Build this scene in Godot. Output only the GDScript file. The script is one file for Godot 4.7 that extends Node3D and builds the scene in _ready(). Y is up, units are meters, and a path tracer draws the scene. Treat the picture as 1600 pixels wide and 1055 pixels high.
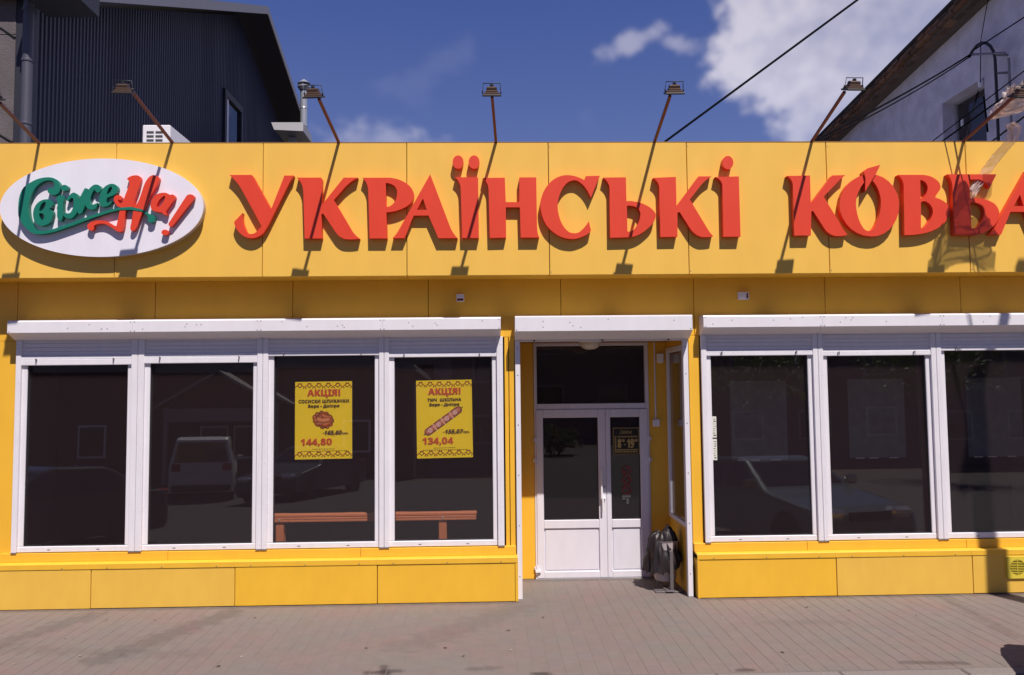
extends Node3D
# A shop front with raised sign letters, seen across its paving. Metres, y up; the shop wall lies near z = 0 and faces +z.

var rng := RandomNumberGenerator.new()
var used := {}
var mats := {}
var tint_fine: NoiseTexture2D
var tint_blotch: NoiseTexture2D
var tint_streak: NoiseTexture2D
var bump_grain: NoiseTexture2D
var bump_wave: NoiseTexture2D
var font: SystemFont

# ---------------------------------------------------------------- naming
func numbered(called: String) -> String:
	var n: int = used.get(called, -1) + 1
	used[called] = n
	return called if n == 0 else "%s_%03d" % [called, n]

func tag(o: Node3D, label: String, category: String, group := "") -> Node3D:
	o.set_meta("label", label)
	o.set_meta("category", category)
	if group != "":
		o.set_meta("group", group)
	return o

func thing(called: String, label: String, category: String, at := Vector3.ZERO, turn := 0.0, group := "") -> Node3D:
	var o := Node3D.new()
	o.name = numbered(called)
	add_child(o)
	o.position = at
	o.rotation.y = turn
	return tag(o, label, category, group)

func obj(called: String, st: SurfaceTool, m: Material, parent: Node = self, at := Vector3.ZERO) -> MeshInstance3D:
	var o := MeshInstance3D.new()
	o.mesh = st.commit()
	o.material_override = null
	if o.mesh.get_surface_count() > 0:
		o.mesh.surface_set_material(0, m)
	o.name = numbered(called) if parent == self else child_name(parent, called)
	o.position = at
	parent.add_child(o, true)
	return o

func child_name(parent: Node, called: String) -> String:
	var key := str(parent.get_instance_id()) + called
	var n: int = used.get(key, -1) + 1
	used[key] = n
	return called if n == 0 else "%s_%03d" % [called, n]

func inst(called: String, mesh: Mesh, parent: Node, t: Transform3D) -> MeshInstance3D:
	var o := MeshInstance3D.new()
	o.mesh = mesh
	o.transform = t
	o.name = child_name(parent, called)
	parent.add_child(o, true)
	return o

# ---------------------------------------------------------------- materials
func noise_tex(freq: float, lo: float, hi: float, seed_: int, size := 512, octaves := 4, warm := 0.0) -> NoiseTexture2D:
	var n := FastNoiseLite.new()
	n.seed = seed_
	n.noise_type = FastNoiseLite.TYPE_SIMPLEX_SMOOTH
	n.frequency = freq
	n.fractal_octaves = octaves
	var g := Gradient.new()
	g.set_color(0, Color(lo, lo - warm, lo - warm * 1.5))
	g.set_color(1, Color(hi, hi, hi))
	var t := NoiseTexture2D.new()
	t.width = size
	t.height = size
	t.seamless = true
	t.noise = n
	t.color_ramp = g
	return t

func bump_tex(freq: float, seed_: int, size := 512, octaves := 3, strength := 4.0) -> NoiseTexture2D:
	var n := FastNoiseLite.new()
	n.seed = seed_
	n.noise_type = FastNoiseLite.TYPE_SIMPLEX_SMOOTH
	n.frequency = freq
	n.fractal_octaves = octaves
	var t := NoiseTexture2D.new()
	t.width = size
	t.height = size
	t.seamless = true
	t.as_normal_map = true
	t.bump_strength = strength
	t.noise = n
	return t

# colour in linear light (real base colours)
func mat(called: String, r: float, g: float, b: float, rough := 0.6, metal := 0.0, tint: Texture2D = null, scale := 1.0, bump: Texture2D = null, bump_scale := 0.3) -> StandardMaterial3D:
	if mats.has(called):
		return mats[called]
	var m := StandardMaterial3D.new()
	m.resource_name = called
	m.albedo_color = Color(r, g, b).linear_to_srgb()
	m.roughness = rough
	m.metallic = metal
	if tint or bump:
		m.uv1_triplanar = true
		m.uv1_world_triplanar = true
		m.uv1_scale = Vector3.ONE * scale
	if tint:
		m.albedo_texture = tint
	if bump:
		m.normal_enabled = true
		m.normal_texture = bump
		m.normal_scale = bump_scale
	if tint == tint_streak and tint != null:
		m.uv1_scale = Vector3(scale * 1.8, scale * 0.6, scale * 1.8)
	mats[called] = m
	return m

func glass(called: String, r: float, g: float, b: float, a: float) -> StandardMaterial3D:
	var m := StandardMaterial3D.new()
	m.resource_name = called
	m.transparency = BaseMaterial3D.TRANSPARENCY_ALPHA
	m.albedo_color = Color(r, g, b, 1).linear_to_srgb()
	m.albedo_color.a = a
	m.roughness = 0.01
	mats[called] = m
	return m

# ---------------------------------------------------------------- shapes
func mb() -> SurfaceTool:
	var st := SurfaceTool.new()
	st.begin(Mesh.PRIMITIVE_TRIANGLES)
	return st

func tri(st: SurfaceTool, a: Vector3, b: Vector3, c: Vector3, n: Vector3) -> void:
	if (b - a).cross(c - a).dot(n) > 0.0:
		var k := b
		b = c
		c = k
	for p in [a, b, c]:
		st.set_normal(n)
		st.add_vertex(p)

func quad(st: SurfaceTool, a: Vector3, b: Vector3, c: Vector3, d: Vector3, out := Vector3.ZERO) -> void:
	var n := (b - a).cross(c - a)
	if n.length_squared() < 1e-14:
		n = (c - a).cross(d - a)
	n = n.normalized()
	if out != Vector3.ZERO and n.dot(out) < 0.0:
		n = -n
	tri(st, a, b, c, n)
	tri(st, a, c, d, n)

# box between two corners with chamfered edges
func bx(st: SurfaceTool, lo: Vector3, hi: Vector3, ch := 0.0, t := Transform3D.IDENTITY) -> void:
	var c := (lo + hi) / 2.0
	var h := (hi - lo) / 2.0
	var k := minf(ch, minf(h.x, minf(h.y, h.z)) * 0.9)
	for axis in 3:
		var u := (axis + 1) % 3
		var v := (axis + 2) % 3
		for s in [-1.0, 1.0]:
			var n := Vector3.ZERO
			n[axis] = s
			var p := []
			for q in [[-1, -1], [1, -1], [1, 1], [-1, 1]]:
				var w := Vector3.ZERO
				w[axis] = s * h[axis]
				w[u] = q[0] * (h[u] - k)
				w[v] = q[1] * (h[v] - k)
				p.append(t * (c + w))
			quad(st, p[0], p[1], p[2], p[3], t.basis * n)
	if k <= 0.0:
		return
	for axis in 3:
		var u := (axis + 1) % 3
		var v := (axis + 2) % 3
		for su in [-1.0, 1.0]:
			for sv in [-1.0, 1.0]:
				var p := []
				for e in [[-1, 0], [1, 0], [1, 1], [-1, 1]]:
					var w := Vector3.ZERO
					w[axis] = e[0] * (h[axis] - k)
					w[u] = su * (h[u] - (k if e[1] == 1 else 0.0))
					w[v] = sv * (h[v] - (0.0 if e[1] == 1 else k))
					p.append(t * (c + w))
				var n := Vector3.ZERO
				n[u] = su
				n[v] = sv
				quad(st, p[0], p[1], p[2], p[3], t.basis * n)
	for sx in [-1.0, 1.0]:
		for sy in [-1.0, 1.0]:
			for sz in [-1.0, 1.0]:
				var a := Vector3(sx * h.x, sy * (h.y - k), sz * (h.z - k))
				var b := Vector3(sx * (h.x - k), sy * h.y, sz * (h.z - k))
				var d := Vector3(sx * (h.x - k), sy * (h.y - k), sz * h.z)
				tri(st, t * (c + a), t * (c + b), t * (c + d), (t.basis * Vector3(sx, sy, sz)).normalized())

func box(called: String, lo: Vector3, hi: Vector3, m: Material, parent: Node, ch := 0.002) -> MeshInstance3D:
	var st := mb()
	bx(st, lo, hi, ch)
	return obj(called, st, m, parent)

func tube(st: SurfaceTool, pts: Array, r: float, sides := 8, r_end := -1.0, caps := true) -> void:
	var rings := []
	var up := Vector3(0.013, 1, 0.021).normalized()
	for i in pts.size():
		var a: Vector3 = pts[maxi(i - 1, 0)]
		var b: Vector3 = pts[mini(i + 1, pts.size() - 1)]
		var d := (b - a).normalized()
		var ref := up if absf(d.dot(up)) < 0.95 else Vector3(1, 0.02, 0.03).normalized()
		var x := ref.cross(d).normalized()
		var y := d.cross(x)
		var rr := r if r_end < 0.0 else lerpf(r, r_end, float(i) / (pts.size() - 1))
		var ring := []
		for k in sides:
			var t := TAU * k / sides
			var n := x * cos(t) + y * sin(t)
			ring.append([pts[i] + n * rr, n])
		rings.append(ring)
	for i in pts.size() - 1:
		for k in sides:
			var k2 := (k + 1) % sides
			var q := [rings[i][k], rings[i][k2], rings[i + 1][k2], rings[i + 1][k]]
			for t in [[0, 1, 2], [0, 2, 3]]:
				var a: Array = q[t[0]]
				var b: Array = q[t[1]]
				var c: Array = q[t[2]]
				if (b[0] - a[0]).cross(c[0] - a[0]).dot(a[1] + b[1] + c[1]) > 0.0:
					var sw := b
					b = c
					c = sw
				for p in [a, b, c]:
					st.set_normal(p[1])
					st.add_vertex(p[0])
	if caps:
		for e in [[0, 1], [pts.size() - 1, pts.size() - 2]]:
			var n: Vector3 = (pts[e[0]] - pts[e[1]]).normalized()
			for k in sides:
				tri(st, pts[e[0]], rings[e[0]][k][0], rings[e[0]][(k + 1) % sides][0], n)

# turned shape: [radius, height] pairs about the y axis
func lathe(st: SurfaceTool, prof: Array, sides := 20, t := Transform3D.IDENTITY) -> void:
	var area := 0.0
	for i in prof.size():
		var q: Array = prof[(i + 1) % prof.size()]
		area += prof[i][0] * q[1] - q[0] * prof[i][1]
	var way := 1.0 if area > 1e-9 else -1.0
	for i in prof.size() - 1:
		var d := Vector2(prof[i + 1][0] - prof[i][0], prof[i + 1][1] - prof[i][1])
		var nn := Vector2(d.y, -d.x).normalized() * way
		for k in sides:
			var p := []
			var ns := []
			for e in [[i, k], [i + 1, k], [i + 1, k + 1], [i, k + 1]]:
				var a: float = TAU * e[1] / sides
				p.append(t * Vector3(prof[e[0]][0] * cos(a), prof[e[0]][1], prof[e[0]][0] * sin(a)))
				ns.append((t.basis * Vector3(nn.x * cos(a), nn.y, nn.x * sin(a))).normalized())
			for q in [[0, 1, 2], [0, 2, 3]]:
				var w := [q[0], q[1], q[2]]
				if (p[q[1]] - p[q[0]]).cross(p[q[2]] - p[q[0]]).dot(ns[q[0]] + ns[q[1]] + ns[q[2]]) > 0.0:
					w = [q[0], q[2], q[1]]
				for v in w:
					st.set_normal(ns[v])
					st.add_vertex(p[v])

# "M 0 0 L 1 1 Q ... C ... Z" in millimetres -> closed outlines in metres
func outlines(path: String, steps := 7) -> Array:
	var all := []
	var cur := PackedVector2Array()
	var w := path.split(" ", false)
	var i := 0
	while i < w.size():
		var need: int = {"M": 1, "L": 1, "Q": 2, "C": 3, "Z": 0}[w[i]]
		var p := []
		for k in need:
			p.append(Vector2(float(w[i + 1 + 2 * k]), float(w[i + 2 + 2 * k])) / 1000.0)
		match w[i]:
			"M", "L":
				cur.append(p[0])
			"Q":
				var a := cur[cur.size() - 1]
				for s in range(1, steps + 1):
					var t := float(s) / steps
					cur.append(a.lerp(p[0], t).lerp(p[0].lerp(p[1], t), t))
			"C":
				var a := cur[cur.size() - 1]
				for s in range(1, steps + 1):
					cur.append(a.bezier_interpolate(p[0], p[1], p[2], float(s) / steps))
			"Z":
				if cur[0].distance_to(cur[cur.size() - 1]) < 0.0005:
					cur.remove_at(cur.size() - 1)
				all.append(cur)
				cur = PackedVector2Array()
		i += 1 + 2 * need
	return all

# a flat shape (first outline, the rest are holes) given thickness from z0 to z1
func extrude(st: SurfaceTool, rings: Array, z0: float, z1: float, back := false) -> void:
	var pieces := [rings[0]]
	if rings.size() > 1:
		var cut := 0.0
		for h in range(1, rings.size()):
			var lo := INF
			var hi := -INF
			for p in rings[h]:
				lo = minf(lo, p.x)
				hi = maxf(hi, p.x)
			cut += (lo + (hi - lo) * 0.4) / (rings.size() - 1)
		pieces = []
		for half in [PackedVector2Array([Vector2(-99, -99), Vector2(cut, -99), Vector2(cut, 99), Vector2(-99, 99)]), PackedVector2Array([Vector2(cut, -99), Vector2(99, -99), Vector2(99, 99), Vector2(cut, 99)])]:
			var rest: Array = []
			rest.append_array(Geometry2D.intersect_polygons(rings[0], half))
			for h in range(1, rings.size()):
				var next: Array = []
				for poly in rest:
					next.append_array(Geometry2D.clip_polygons(poly, rings[h]))
				rest = next
			pieces.append_array(rest)
	for poly in pieces:
		var ix := Geometry2D.triangulate_polygon(poly)
		for k in range(0, ix.size(), 3):
			var a: Vector2 = poly[ix[k]]
			var b: Vector2 = poly[ix[k + 1]]
			var c: Vector2 = poly[ix[k + 2]]
			tri(st, Vector3(a.x, a.y, z1), Vector3(b.x, b.y, z1), Vector3(c.x, c.y, z1), Vector3.BACK)
			if back:
				tri(st, Vector3(a.x, a.y, z0), Vector3(b.x, b.y, z0), Vector3(c.x, c.y, z0), Vector3.FORWARD)
	for r in rings.size():
		var ring: PackedVector2Array = rings[r]
		var flip := Geometry2D.is_polygon_clockwise(ring) != (r > 0)
		for k in ring.size():
			var a := ring[k]
			var b := ring[(k + 1) % ring.size()]
			var n := Vector2(b.y - a.y, a.x - b.x).normalized() * (1.0 if flip else -1.0)
			# outward: away from the inside of the outline
			var mid := (a + b) / 2.0
			var inside := Geometry2D.is_point_in_polygon(mid + n * 0.0008, rings[0])
			if r > 0:
				inside = not Geometry2D.is_point_in_polygon(mid + n * 0.0008, ring)
			if inside:
				n = -n
			quad(st, Vector3(a.x, a.y, z0), Vector3(b.x, b.y, z0), Vector3(b.x, b.y, z1), Vector3(a.x, a.y, z1), Vector3(n.x, n.y, 0))

# profile in (z, y) drawn out along x
func prism_x(st: SurfaceTool, prof: Array, x0: float, x1: float, closed := true) -> void:
	var n := prof.size()
	var area := 0.0
	for k in n:
		area += prof[k].x * prof[(k + 1) % n].y - prof[(k + 1) % n].x * prof[k].y
	for k in (n if closed else n - 1):
		var a: Vector2 = prof[k]
		var b: Vector2 = prof[(k + 1) % n]
		var nn := Vector2(b.y - a.y, a.x - b.x) * signf(area)
		quad(st, Vector3(x0, a.y, a.x), Vector3(x1, a.y, a.x), Vector3(x1, b.y, b.x), Vector3(x0, b.y, b.x), Vector3(0, nn.y, nn.x))
	if closed:
		var poly := PackedVector2Array(prof)
		var ix := Geometry2D.triangulate_polygon(poly)
		for k in range(0, ix.size(), 3):
			for e in [[x0, Vector3.LEFT], [x1, Vector3.RIGHT]]:
				tri(st, Vector3(e[0], poly[ix[k]].y, poly[ix[k]].x), Vector3(e[0], poly[ix[k + 1]].y, poly[ix[k + 1]].x), Vector3(e[0], poly[ix[k + 2]].y, poly[ix[k + 2]].x), e[1])

# lettering that fills the given box (left, bottom, right, top) on a plane facing +z
func lettering(text: String, lo: Vector2, hi: Vector2, z: float, m: Material, parent: Node, called := "lettering", slant := 0.0, bold := true) -> MeshInstance3D:
	var t := TextMesh.new()
	t.text = text
	var f := SystemFont.new()
	f.font_names = PackedStringArray(["Droid Sans"])
	f.font_weight = 700 if bold else 400
	t.font = f
	t.font_size = 64
	t.pixel_size = 0.01
	t.curve_step = 3.0
	t.depth = 0.02
	var box_ := t.get_aabb()
	var sx := (hi.x - lo.x) / maxf(box_.size.x, 0.001)
	var sy := (hi.y - lo.y) / maxf(box_.size.y, 0.001)
	var b := Basis(Vector3(sx, 0, 0), Vector3(slant * sy, sy, 0), Vector3(0, 0, 0.05))
	var c := box_.position + box_.size / 2.0
	var at := Vector3((lo.x + hi.x) / 2.0, (lo.y + hi.y) / 2.0, z) - b * Vector3(c.x, c.y, 0)
	var e := (hi.y - lo.y) * (0.032 if bold else 0.0)
	var st := mb()
	var k := 0
	for q in [Vector2(0, 0), Vector2(1, 0.3), Vector2(-1, -0.3), Vector2(0.3, -0.8), Vector2(-0.3, 0.8)]:
		st.append_from(t, 0, Transform3D(b, at + Vector3(q.x * e, q.y * e, 0.00008 * k)))
		k += 1
		if not bold:
			break
	return obj(called, st, m, parent)

# outlines of the sign letters: x and y of the origin in metres, path in millimetres
var RED := [
	["У", -2.423, 3.931, ["M -343 685 L -106 685 Q -90 668 -81 649 L 104 312 L 242 677 L 342 677 Q 308 624 285 576 L 124 243 Q 69 120 23 54 Q -33 2 -98 0 Q -182 3 -238 70 Q -276 112 -288 177 L -198 273 Q -211 188 -173 112 Q -152 45 -112 45 Q -75 45 -47 71 L 5 128 L -210 526 Q -253 607 -343 685 Z"]],
	["К", -1.713, 3.906, ["M -335 679 L -81 679 Q -65 672 -65 648 L -68 380 L 165 678 L 316 677 Q 245 642 180 575 L 60 435 L 237 131 Q 275 60 336 17 Q 247 0 172 13 Q 116 32 78 89 L -54 290 L -71 280 L -64 19 L -249 20 L -266 534 Q -276 630 -335 679 Z"]],
	["Р", -1.071, 3.922, ["M -278 660 L 13 659 Q 135 649 220 577 Q 278 519 274 461 Q 267 385 182 337 Q 78 285 -21 283 L -13 0 L -199 1 L -215 521 Q -218 607 -278 660 Z M -27 604 Q 97 591 95 491 Q 92 395 22 352 Q -7 336 -23 350 Z"]],
	["А", -0.678, 3.921, ["M 57 697 L 273 112 Q 306 40 348 0 L 141 1 L 38 247 L -122 247 L -221 3 L -348 3 Q -311 38 -287 81 Z M -21 433 L -87 309 L 19 309 Z"]],
	["Ї", -0.234, 3.922, ["M -123 662 L 128 661 L 132 0 L -46 0 L -60 536 Q -64 623 -123 662 Z", "M -86 901 C -53 901 -27 868 -28 828 C -28 787 -54 755 -87 755 C -119 755 -145 788 -145 828 C -145 869 -118 901 -86 901 Z", "M 87 901 C 119 901 146 868 145 827 C 145 787 118 754 86 754 C 53 754 27 787 27 828 C 28 868 54 901 87 901 Z"]],
	["Н", 0.246, 3.921, ["M -303 654 L -63 657 L -55 390 L 91 389 L 94 659 L 277 660 L 279 124 Q 281 34 303 2 L 102 3 L 96 332 L -55 333 L -55 4 L -230 0 L -240 535 Q -245 608 -303 654 Z"]],
	["С", 0.886, 3.897, ["M 173 695 L 328 699 L 225 458 Q 171 606 71 649 Q -36 664 -100 522 Q -149 408 -131 306 Q -105 147 -16 84 Q 39 62 85 78 Q 153 123 199 202 L 222 98 Q 168 33 39 8 Q -130 0 -251 148 Q -328 261 -321 409 Q -297 568 -177 659 Q -29 761 166 648 Z"]],
	["Ь", 1.531, 3.917, ["M -282 659 L -35 661 L -33 400 Q 99 405 207 339 Q 282 289 283 240 Q 274 164 191 99 Q 91 6 -28 4 L -217 0 L -215 549 Q -223 615 -282 659 Z M -30 349 Q 55 356 97 312 Q 124 279 112 230 Q 94 132 33 80 Q -5 61 -29 69 Z"]],
	["К", 2.114, 3.914, ["M -321 657 L -73 667 L -72 346 L 176 672 L 318 671 Q 252 636 196 570 L 74 417 L 271 77 Q 292 44 321 16 Q 258 0 193 6 Q 117 28 75 94 L -40 280 L -64 275 L -70 11 L -255 8 L -257 561 Q -267 622 -321 657 Z"]],
	["І", 2.601, 3.922, ["M -130 656 L 130 662 L 131 1 L -55 0 L -53 573 Q -65 633 -130 656 Z", "M 16 889 C 49 889 75 856 74 815 C 73 774 45 741 12 741 C -21 741 -47 774 -46 815 C -45 856 -17 889 16 889 Z"]],
	["К", 3.583, 3.919, ["M -323 669 L -69 673 L -70 361 L 177 673 L 323 676 Q 256 627 207 571 L 73 438 L 230 168 Q 273 75 323 19 Q 271 0 187 5 Q 122 20 78 76 L -48 282 L -67 277 L -81 13 L -263 12 L -261 573 Q -268 638 -323 669 Z"]],
	["О", 4.159, 3.912, ["M 20 694 C 208 694 337 519 330 350 C 322 154 181 0 12 4 C -193 7 -337 175 -330 362 C -319 540 -149 695 20 694 Z M 13 647 C 91 595 133 473 128 379 C 125 248 61 63 -23 64 C -98 64 -153 249 -149 371 C -145 474 -68 615 13 647 Z", "M -16 752 L 126 790 L 74 689 L 31 628 L -53 495 L -43 642 L -59 718 Z"]],
	["В", 4.770, 3.928, ["M -282 668 L -12 667 Q 106 662 168 586 Q 195 544 177 502 L 114 417 Q 189 398 243 351 Q 283 304 274 247 Q 263 154 137 79 Q 2 0 -237 2 L -224 560 Q -231 625 -282 668 Z M -38 611 Q 32 601 42 530 Q 36 455 -18 404 Q -33 394 -42 404 Z M -41 361 Q -19 385 18 371 Q 92 333 88 248 Q 65 155 -3 99 Q -37 66 -52 80 Z"]],
	["Б", 5.318, 3.926, ["M -281 675 L 265 673 L 185 525 Q 131 606 66 617 L -38 616 L -40 408 Q 123 417 224 351 Q 282 294 277 228 Q 261 134 173 69 Q 75 4 -19 0 L -235 6 L -231 541 Q -236 635 -281 675 Z M -39 361 Q 36 370 90 323 Q 117 295 109 229 Q 80 116 22 79 Q -16 65 -42 80 Z"]],
	["А", 5.836, 3.930, ["M 91 711 L 289 114 Q 320 41 362 0 L 146 1 L 51 251 L -116 252 L -230 3 L -362 3 Q -321 39 -295 83 Z M -1 442 L -76 315 L 34 315 Z"]],
	["С", 6.547, 3.925, ["M 188 707 L 349 711 L 233 465 Q 183 616 81 660 Q -29 675 -101 530 Q -156 415 -142 311 Q -122 149 -32 85 Q 25 62 72 79 Q 144 125 195 205 L 215 99 Q 157 33 22 8 Q -153 0 -273 150 Q -348 265 -334 415 Q -303 577 -175 670 Q -18 774 180 659 Z"]],
]
var LOGO := [
	["green", -4.227, 3.961, "M -403 615 C -323 614 -278 564 -278 501 C -277 446 -319 419 -358 424 C -398 433 -418 465 -408 492 C -391 510 -364 487 -347 501 C -330 519 -335 555 -358 574 C -402 592 -472 583 -532 511 C -583 438 -611 330 -600 249 C -589 168 -565 86 -521 59 C -459 36 -389 45 -328 67 L -162 125 L 48 205 L 228 263 L 333 288 L 456 296 L 572 271 L 661 216 Q 706 216 715 171 Q 712 130 672 126 Q 643 130 639 158 Q 649 180 634 203 L 572 246 L 456 265 L 333 261 L 229 234 L 48 172 L -126 105 L -301 43 C -388 15 -475 0 -537 14 C -581 25 -671 105 -704 204 C -713 294 -715 439 -655 511 C -586 565 -517 615 -403 615 Z"],
	["green", -4.675, 4.056, "M 16 284 C 68 293 100 261 97 225 C 93 198 71 189 58 180 C 107 171 108 126 96 81 C 79 31 32 0 -17 4 C -78 14 -103 63 -105 127 C -107 199 -63 275 16 284 Z M 12 259 C -19 253 -44 198 -44 158 C -16 162 14 176 18 207 C 24 234 30 252 12 259 Z M -42 135 C 2 144 16 117 12 90 C 4 63 -9 58 -23 61 C -36 81 -46 108 -42 135 Z"],
	["green", -4.501, 4.100, "M -44 244 C -36 271 -1 298 21 280 C 44 262 36 226 30 190 L 31 81 C 33 36 15 0 1 9 C -25 27 -30 45 -31 81 L -27 190 C -26 226 -35 235 -44 244 Z"],
	["green", -4.461, 4.429, "M -1 65 C 20 65 36 51 37 32 C 37 14 21 0 1 0 C -20 0 -37 15 -37 33 C -38 51 -21 65 -1 65 Z"],
	["green", -4.275, 4.127, "M -162 215 C -138 257 -104 291 -82 284 C -42 271 -39 234 -42 198 L -30 221 L 23 327 Q 45 338 59 316 L 25 225 Q 54 334 124 368 Q 186 379 194 320 Q 188 279 157 284 Q 130 297 129 320 Q 91 270 83 207 Q 80 152 111 152 Q 137 161 159 175 Q 164 134 134 107 Q 81 89 50 125 Q 36 139 36 157 L 11 89 Q -10 49 -33 58 Q -48 67 -45 99 Q -54 45 -106 9 Q -168 0 -193 45 Q -187 68 -165 68 Q -138 54 -117 72 Q -78 126 -89 207 Q -94 235 -116 226 Q -133 212 -141 190 Q -159 194 -162 215 Z"],
	["green", -4.001, 4.251, "M 39 64 C 26 27 -26 0 -62 10 C -106 23 -98 73 -95 109 C -87 191 -31 250 31 254 C 84 252 107 209 90 163 C 69 127 16 118 -15 105 C -27 64 -22 37 -1 50 C 17 59 25 73 39 64 Z M 27 225 C -4 218 -19 164 -20 136 C 6 145 37 182 36 209 Z"],
	["red", -3.848, 3.984, "M 32 571 C 53 603 106 616 142 610 C 186 602 183 566 170 511 L 103 303 L 139 302 C 156 320 181 393 206 484 C 231 566 275 620 319 613 C 373 602 378 574 365 538 L 253 338 C 219 266 194 193 168 121 C 152 49 117 4 91 18 C 73 31 77 58 85 94 L 113 271 L 29 271 L 10 59 C 3 4 -24 0 -59 14 C -95 32 -140 86 -202 96 C -255 100 -290 87 -303 69 C -289 42 -315 15 -337 24 C -368 38 -378 69 -365 87 C -326 132 -238 141 -176 123 C -123 104 -87 59 -65 73 L -29 269 C -73 272 -110 340 -97 376 C -80 412 -32 407 -18 376 C -13 348 -30 339 -48 353 C -66 358 -56 312 -30 310 L -8 321 L 59 512 C 59 548 54 557 32 571 Z"],
	["red", -3.435, 4.158, "M 7 250 C 52 254 70 218 79 227 C 105 240 132 218 128 190 L 41 64 C 24 37 38 18 53 18 C 42 0 11 9 -12 41 C -34 37 -69 46 -96 55 C -132 73 -133 119 -120 164 C -99 228 -46 250 7 250 Z M 21 218 C -19 209 -62 146 -66 109 C -61 82 -35 100 -17 118 C 9 155 30 191 21 218 Z"],
	["red", -3.238, 4.031, "M 77 358 C 121 362 140 335 127 308 L -87 27 C -113 0 -140 18 -133 50 L 33 317 C 46 340 59 355 77 358 Z"],
	["red", -3.408, 3.954, "M 0 59 C 20 59 37 46 37 29 C 38 13 21 0 1 0 C -20 0 -37 13 -37 30 C -37 46 -21 60 0 59 Z"],
]

# ---------------------------------------------------------------- sky
var cloud_noise := FastNoiseLite.new()
var cloud_detail := FastNoiseLite.new()

func cloud_at(az: float, el: float) -> Color:
	var n := cloud_noise.get_noise_2d(az * 3.0, el * 4.0)
	var d := cloud_detail.get_noise_2d(az * 6.0, el * 8.0)
	# the large cumulus bank
	var edge := 16.0 + maxf(0.0, 21.5 - el) * 0.7
	var big := smoothstep(-1.0, 1.5, az - edge + 0.4 + 2.3 * n + 1.2 * d) * (1.0 - smoothstep(48.0, 66.0, az + 8.0 * n)) * (1.0 - smoothstep(33.0, 42.0, el + 5.0 * n)) * smoothstep(11.0, 16.5, el + 2.2 * n + 1.2 * d + maxf(0.0, az - 22.0) * 0.25)
	# two small puffs beside it
	var p1 := Vector2((az - 10.3) / 2.0, (el - 22.9 - (az - 10.3) * 0.28) / 0.62).length()
	var p2 := Vector2((az - 13.6) / 1.6, (el - 22.5 + (az - 13.6) * 0.25) / 0.58).length()
	var small := (1.0 - smoothstep(0.25, 1.5, minf(p1, p2) - 0.75 * n - 0.6 * d)) * 0.50
	# wisps low over the roofs, and others elsewhere
	var low := (1.0 - smoothstep(0.2, 1.4, Vector2((az + 7.0) / 5.0, (el - 16.3 + (az + 7.0) * 0.16) / 1.7).length() - 0.5 * n - 0.5 * d)) * 0.55
	var rest := smoothstep(0.14, 0.5, cloud_noise.get_noise_2d(az * 1.1 + 300.0, el * 2.2)) * 0.75
	if az > -42.0 and az < 50.0 and el < 36.0:
		rest = smoothstep(0.30, 0.6, cloud_noise.get_noise_2d(az * 2.0 + 90.0, el * 3.0)) * 0.07
	var a := clampf(maxf(maxf(big, small), maxf(low, rest)), 0.0, 1.0)
	var body := 0.66 - 0.12 * smoothstep(21.0, 16.0, el) + 0.42 * cloud_noise.get_noise_2d(az * 2.2 + 50.0, el * 3.4 + 20.0) + 0.16 * d
	body = clampf(body + 0.20 * smoothstep(4.0, 0.0, az - edge) * smoothstep(18.0, 23.0, el) + 0.10 * smoothstep(19.0, 25.0, el), 0.48, 0.96)
	return Color(0.50 * a * body, 0.435 * a * body, 0.34 * a * body, 1.0)

func sky_cover() -> ImageTexture:
	cloud_noise.seed = 11
	cloud_noise.frequency = 0.035
	cloud_noise.fractal_octaves = 5
	cloud_detail.seed = 5
	cloud_detail.frequency = 0.09
	cloud_detail.fractal_octaves = 4
	var w := 2048
	var im := Image.create(w / 8, w / 16, false, Image.FORMAT_RGBAF)
	im.fill(Color(0, 0, 0, 1))
	for y in w / 32:
		for x in w / 8:
			im.set_pixel(x, y, cloud_at(wrapf((x + 0.5) / (w / 8) * 360.0, -180.0, 180.0), 90.0 - (y + 0.5) / (w / 16) * 180.0))
	im.resize(w, w / 2, Image.INTERPOLATE_CUBIC)
	for y in range(int(w / 2 * 52.0 / 180.0), int(w / 2 * 80.0 / 180.0)):
		for k in range(int(-w * 42.0 / 360.0), int(w * 48.0 / 360.0)):
			var x := posmod(k, w)
			im.set_pixel(x, y, cloud_at((k + 0.5) / w * 360.0, 90.0 - (y + 0.5) / (w / 2) * 180.0))
	return ImageTexture.create_from_image(im)

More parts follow.
